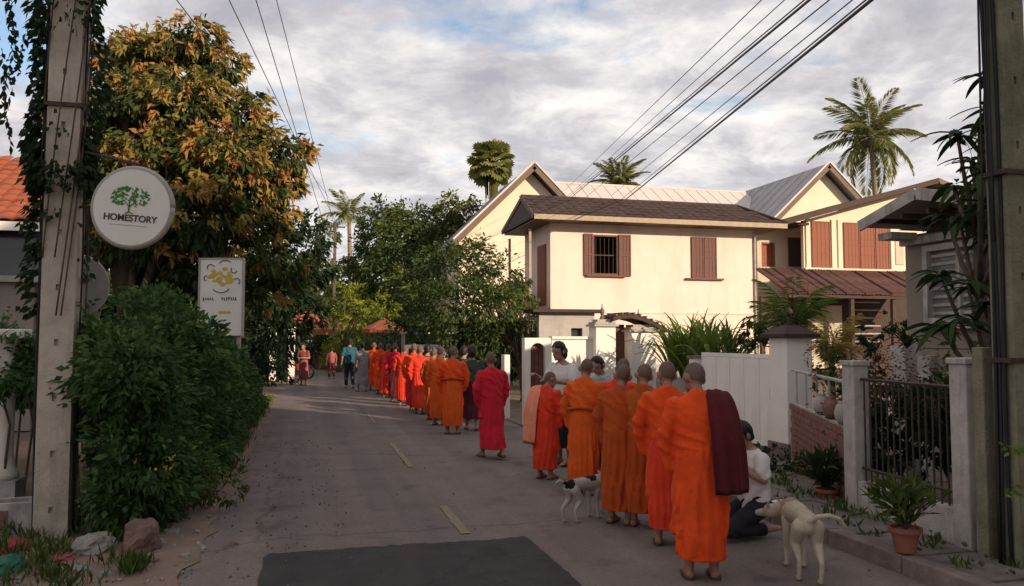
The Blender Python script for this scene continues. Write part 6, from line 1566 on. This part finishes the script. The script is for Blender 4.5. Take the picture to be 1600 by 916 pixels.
M['dog_spot'] = spotmat('spotted_dog_fur', (.56, .52, .45), (.025, .02, .018), [((.0, .08, .56), .10), ((0, -.34, .52), .09), ((0, .42, .62), .10), ((-.06, -.1, .50), .05)])
c = G(1268, 909); c = c+HD*.22
dog((c.x, c.y, 0), -20, .50, 'thin tan dog seen from behind with its tail held out to the right', M['dog_tan'], [(.05, -.37, .53), (.13, -.39, .545), (.21, -.39, .52), (.25, -.385, .46)], 0, head=-.75, thin=.95, headpitch=-.21)
c = G(912, 812); dog((c.x+.02, c.y, 0), -62, .40, 'small white dog with black patches walking beside the monks', M['dog_spot'], [(.0, -.40, .53), (-.02, -.47, .56), (-.02, -.53, .54)], 1, head=-.3, headpitch=-.12)

# ------------------------------------------------------------------ vehicles and stalls far down the road
def motorbike(px, py, yaw, label, paint, seed):
    c = G(px, py); t = thing('motorbike', label, 'motorbike', c, R(yaw), 'motorbikes parked on the left verge')
    for y in (-.60, .60):
        tl = .28; b = MB(); n = 24; b.tube([(0, y+tl*math.cos(2*PI*k/n), tl+tl*math.sin(2*PI*k/n)*.98) for k in range(n+1)], .042, 8); w = b.build('wheel', M['rubber'], t, world=False, smooth=True)
        r = MB().tube([(0, y+.21*math.cos(2*PI*k/n), tl+.21*math.sin(2*PI*k/n)) for k in range(n+1)], .012, 6)
        for k in range(6): r.tube([(0, y, tl), (0, y+.21*math.cos(k*PI/3), tl+.21*math.sin(k*PI/3))], .008, 5)
        r.build('rim', M['chrome'], w, world=False)
    MB().loft([(0, .0, .33, .09, .26), (0, .02, .45, .11, .30), (0, -.10, .56, .10, .34), (0, -.18, .64, .09, .30)], 16).build('body', paint, t, world=False, smooth=True)
    MB().beam((0, .42, .95), (0, .36, .35), .26, .07).build('front_shield', paint, t, world=False, bevel=.02)
    MB().loft([(0, -.28, .68, .11, .36, 3), (0, -.28, .74, .12, .37, 3), (0, -.30, .78, .10, .34, 3)], 20).build('seat', M['c_dark'], t, world=False, smooth=True)
    f = MB()
    for s in (-1, 1): f.tube([(s*.07, .40, .80), (s*.07, .60, .28)], .02, 6); f.tube([(s*.09, -.2, .40), (s*.09, -.60, .28)], .02, 6)
    f.build('frame', M['chrome'], t, world=False)
    hb = MB().tube([(-.33, .30, 1.04), (-.15, .37, 1.0), (.15, .37, 1.0), (.33, .30, 1.04)], .016, 6).build('handlebar', M['iron'], t, world=False)
    for s in (-1, 1): MB().tube([(s*.22, .35, 1.02), (s*.27, .36, 1.18)], .006, 5).ell((s*.28, .36, 1.21), (.05, .01, .04)).build('mirror', M['iron'], hb, world=False)
    MB().ell((0, .46, .98), (.08, .06, .07)).build('headlight', M['lamp'], t, world=False, smooth=True)
    MB().box((0, .60, .60), (.11, .34, .03)).build('mudguard', paint, t, world=False, bevel=.01)
    MB().tube([(.12, -.05, .27), (.13, -.65, .36)], .035, 8).build('exhaust', M['chrome'], t, world=False, smooth=True)
motorbike(412, 592, 60, 'dark blue motorbike parked under the trees, leftmost on the verge', M['bike_blue'], 1)
motorbike(436, 586, 40, 'dark motorbike parked in the middle on the left verge', M['iron'], 2)
motorbike(458, 592, 75, 'red motorbike parked nearest the road on the left verge', M['bike_red'], 3)

def van():
    c = P(664, 530, 25.0); t = thing('pickup_truck', 'white topped pickup truck parked behind the monks under the tree', 'truck', (c.x, c.y, 0), R(-4))
    MB().loft([(0, 0, .42, .80, 2.15, 5), (0, 0, .62, .84, 2.2, 5), (0, 0, .95, .83, 2.18, 5), (0, 0, 1.02, .78, 2.1, 5)], 40).build('body', M['car_white'], t, world=False, smooth=False, bevel=.01)
    cb = MB().loft([(0, .35, 1.0, .76, .95, 4), (0, .25, 1.35, .69, .78, 4), (0, .2, 1.52, .62, .62, 4)], 32).build('cab', M['car_white'], t, world=False)
    for y0, y1, w in ((-.62, -.56, .60),): MB().box((0, -.56, 1.27), (1.08, .04, .30)).build('rear_window', M['glass'], cb, world=False)
    MB().box((0, 1.02, 1.22), (1.1, .04, .32), rot=Euler((-.5, 0, 0))).build('windscreen', M['glass'], cb, world=False)
    for s in (-1, 1): MB().box((s*.70, .28, 1.26), (.03, .95, .26), rot=Euler((0, -s*.18, 0))).build('side_window', M['glass'], cb, world=False)
    fr = MB()
    for x in (-.74, .74):
        for y in (-2.0, -.75): fr.box((x, y, 1.42), (.04, .04, .9))
    fr.box((0, -1.38, 1.88), (1.56, 1.4, .05)); fr.build('canopy_frame', M['car_white'], t, world=False)
    for x in (-.78, .78):
        for y in (-1.35, 1.35):
            w = MB().tube([(x-.09, y, .33), (x+.09, y, .33)], .33, 20).build('wheel', M['rubber'], t, world=False); MB().tube([(x-.10, y, .33), (x+.10, y, .33)], .18, 14).build('rim', M['chrome'], w, world=False)
    for s in (-1, 1): MB().box((s*.72, -2.18, .80), (.14, .04, .22)).build('tail_light', M['plastic_red'], t, world=False)
    MB().box((0, -2.22, .52), (1.6, .10, .14)).build('bumper', M['iron'], t, world=False)
van()
def parasol(px, py, d, r, label, mt, zt):
    c = P(px, py, d); t = thing('parasol', label, 'parasol', (c.x, c.y, 0)); n = 8
    vs = [(0, 0, zt)]+[(r*math.cos(2*PI*k/n), r*math.sin(2*PI*k/n), zt-.55) for k in range(n)]+[(r*math.cos(2*PI*k/n), r*math.sin(2*PI*k/n), zt-.75) for k in range(n)]
    MB().add(vs, [(0, 1+k, 1+(k+1) % n) for k in range(n)]+[(1+k, 1+n+k, 1+n+(k+1) % n, 1+(k+1) % n) for k in range(n)]).build('canopy', mt, t, world=False)
    MB().tube([(0, 0, 0), (0, 0, zt)], .03, 8).build('pole', M['old_white'], t, world=False)
    for k in range(n): MB().tube([(0, 0, zt-.05), (r*math.cos(2*PI*k/n), r*math.sin(2*PI*k/n), zt-.58)], .012, 4).build('rib', M['iron'], t, world=False)
parasol(468, 500, 38, 1.35, 'red parasol above the parked motorbikes', M['awn_red'], 3.15)
parasol(600, 510, 40, 1.1, 'small red parasol behind the head of the alms line', M['awn_red'], 2.75)
def stall():
    c = P(530, 530, 46); t = thing('market_stall', 'market stall with an orange awning at the end of the road', 'stall', (c.x, c.y, 0))
    MB().prism([(-1.7, -1.0, 2.2), (1.7, -1.0, 2.2), (1.7, 1.0, 2.9), (-1.7, 1.0, 2.9)], (0, 0, .05)).build('awning', M['awn_orange'], t, world=False)
    MB().box((0, -1.02, 2.08), (3.4, .03, .26)).build('valance', M['awn_orange'], t, world=False)
    for x in (-1.6, 1.6):
        for y in (-.95, .95): MB().box((x, y, 1.1 if y < 0 else 1.42), (.07, .07, 2.2 if y < 0 else 2.84)).build('post', M['wood_dark'], t, world=False)
    MB().box((0, -.4, .45), (3.0, .9, .9)).build('counter', M['shutter'], t, world=False); MB().box((0, -.4, .93), (3.1, 1.0, .05)).build('counter_top', M['barge'], t, world=False)
stall()
for k, (px, d, h, lab) in enumerate(((427, 33, 2.1, 'white gate post behind the parked motorbikes, left one'), (456, 33, 2.15, 'white gate post behind the parked motorbikes, right one'))):
    c = P(px, 530, d); t = thing('white_gate_post', lab, 'post', (c.x, c.y, 0)); MB().box((0, 0, h/2), (.26, .26, h)).build('shaft', M['white_wall'], t, world=False); MB().box((0, 0, h+.04), (.36, .36, .09)).build('cap', M['white_wall'], t, world=False)
# low roadside shrubs closing the far verges
def shrub(px, py, d, r, lab, mt, dens=200, L=.16): 
    c = P(px, 530, d); t = thing('roadside_shrub', lab, 'shrub', (c.x, c.y, 0)); rows = [((c.x+random.uniform(-r, r)*1.2, c.y+random.uniform(-r, r), random.uniform(.3, 1.0)*(P(px, py, d).z-r*.3)), r*.75) for _ in range(9)]
    crown('foliage', rows, LF[mt], t, dens, L, .06, shell=.4)
for px, py, d, r, lab, mt in ((650, 505, 31, 1.2, 'dark shrub behind the white topped truck', 'tree3'), (690, 500, 29, 1.3, 'dark shrub at the foot of the roadside tree', 'tree3'), (615, 512, 36, 1.2, 'green shrub behind the far row of monks', 'tree'), (735, 505, 27, 1.2, 'dark shrub behind the arched gate, left one', 'tree3'), (780, 505, 26, 1.2, 'dark shrub behind the arched gate, right one', 'tree3'),
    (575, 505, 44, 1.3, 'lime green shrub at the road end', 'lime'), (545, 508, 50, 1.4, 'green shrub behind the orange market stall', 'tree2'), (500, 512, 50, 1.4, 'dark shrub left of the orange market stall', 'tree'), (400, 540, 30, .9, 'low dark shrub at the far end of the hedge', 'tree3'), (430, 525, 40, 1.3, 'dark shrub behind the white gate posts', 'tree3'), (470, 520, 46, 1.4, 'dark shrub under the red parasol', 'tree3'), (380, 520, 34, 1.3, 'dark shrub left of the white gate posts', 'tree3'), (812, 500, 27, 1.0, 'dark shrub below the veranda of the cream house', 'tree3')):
    shrub(px, py, d, r, lab, mt)
for o in COL.objects:            # fine growth joined into one part
    if o.parent and o.type == 'MESH' and o.name.split('.')[0] in ('stem', 'shoots', 'flower', 'foliage', 'flush_leaves', 'crown') and 'category' not in o: o['kind'] = 'stuff'
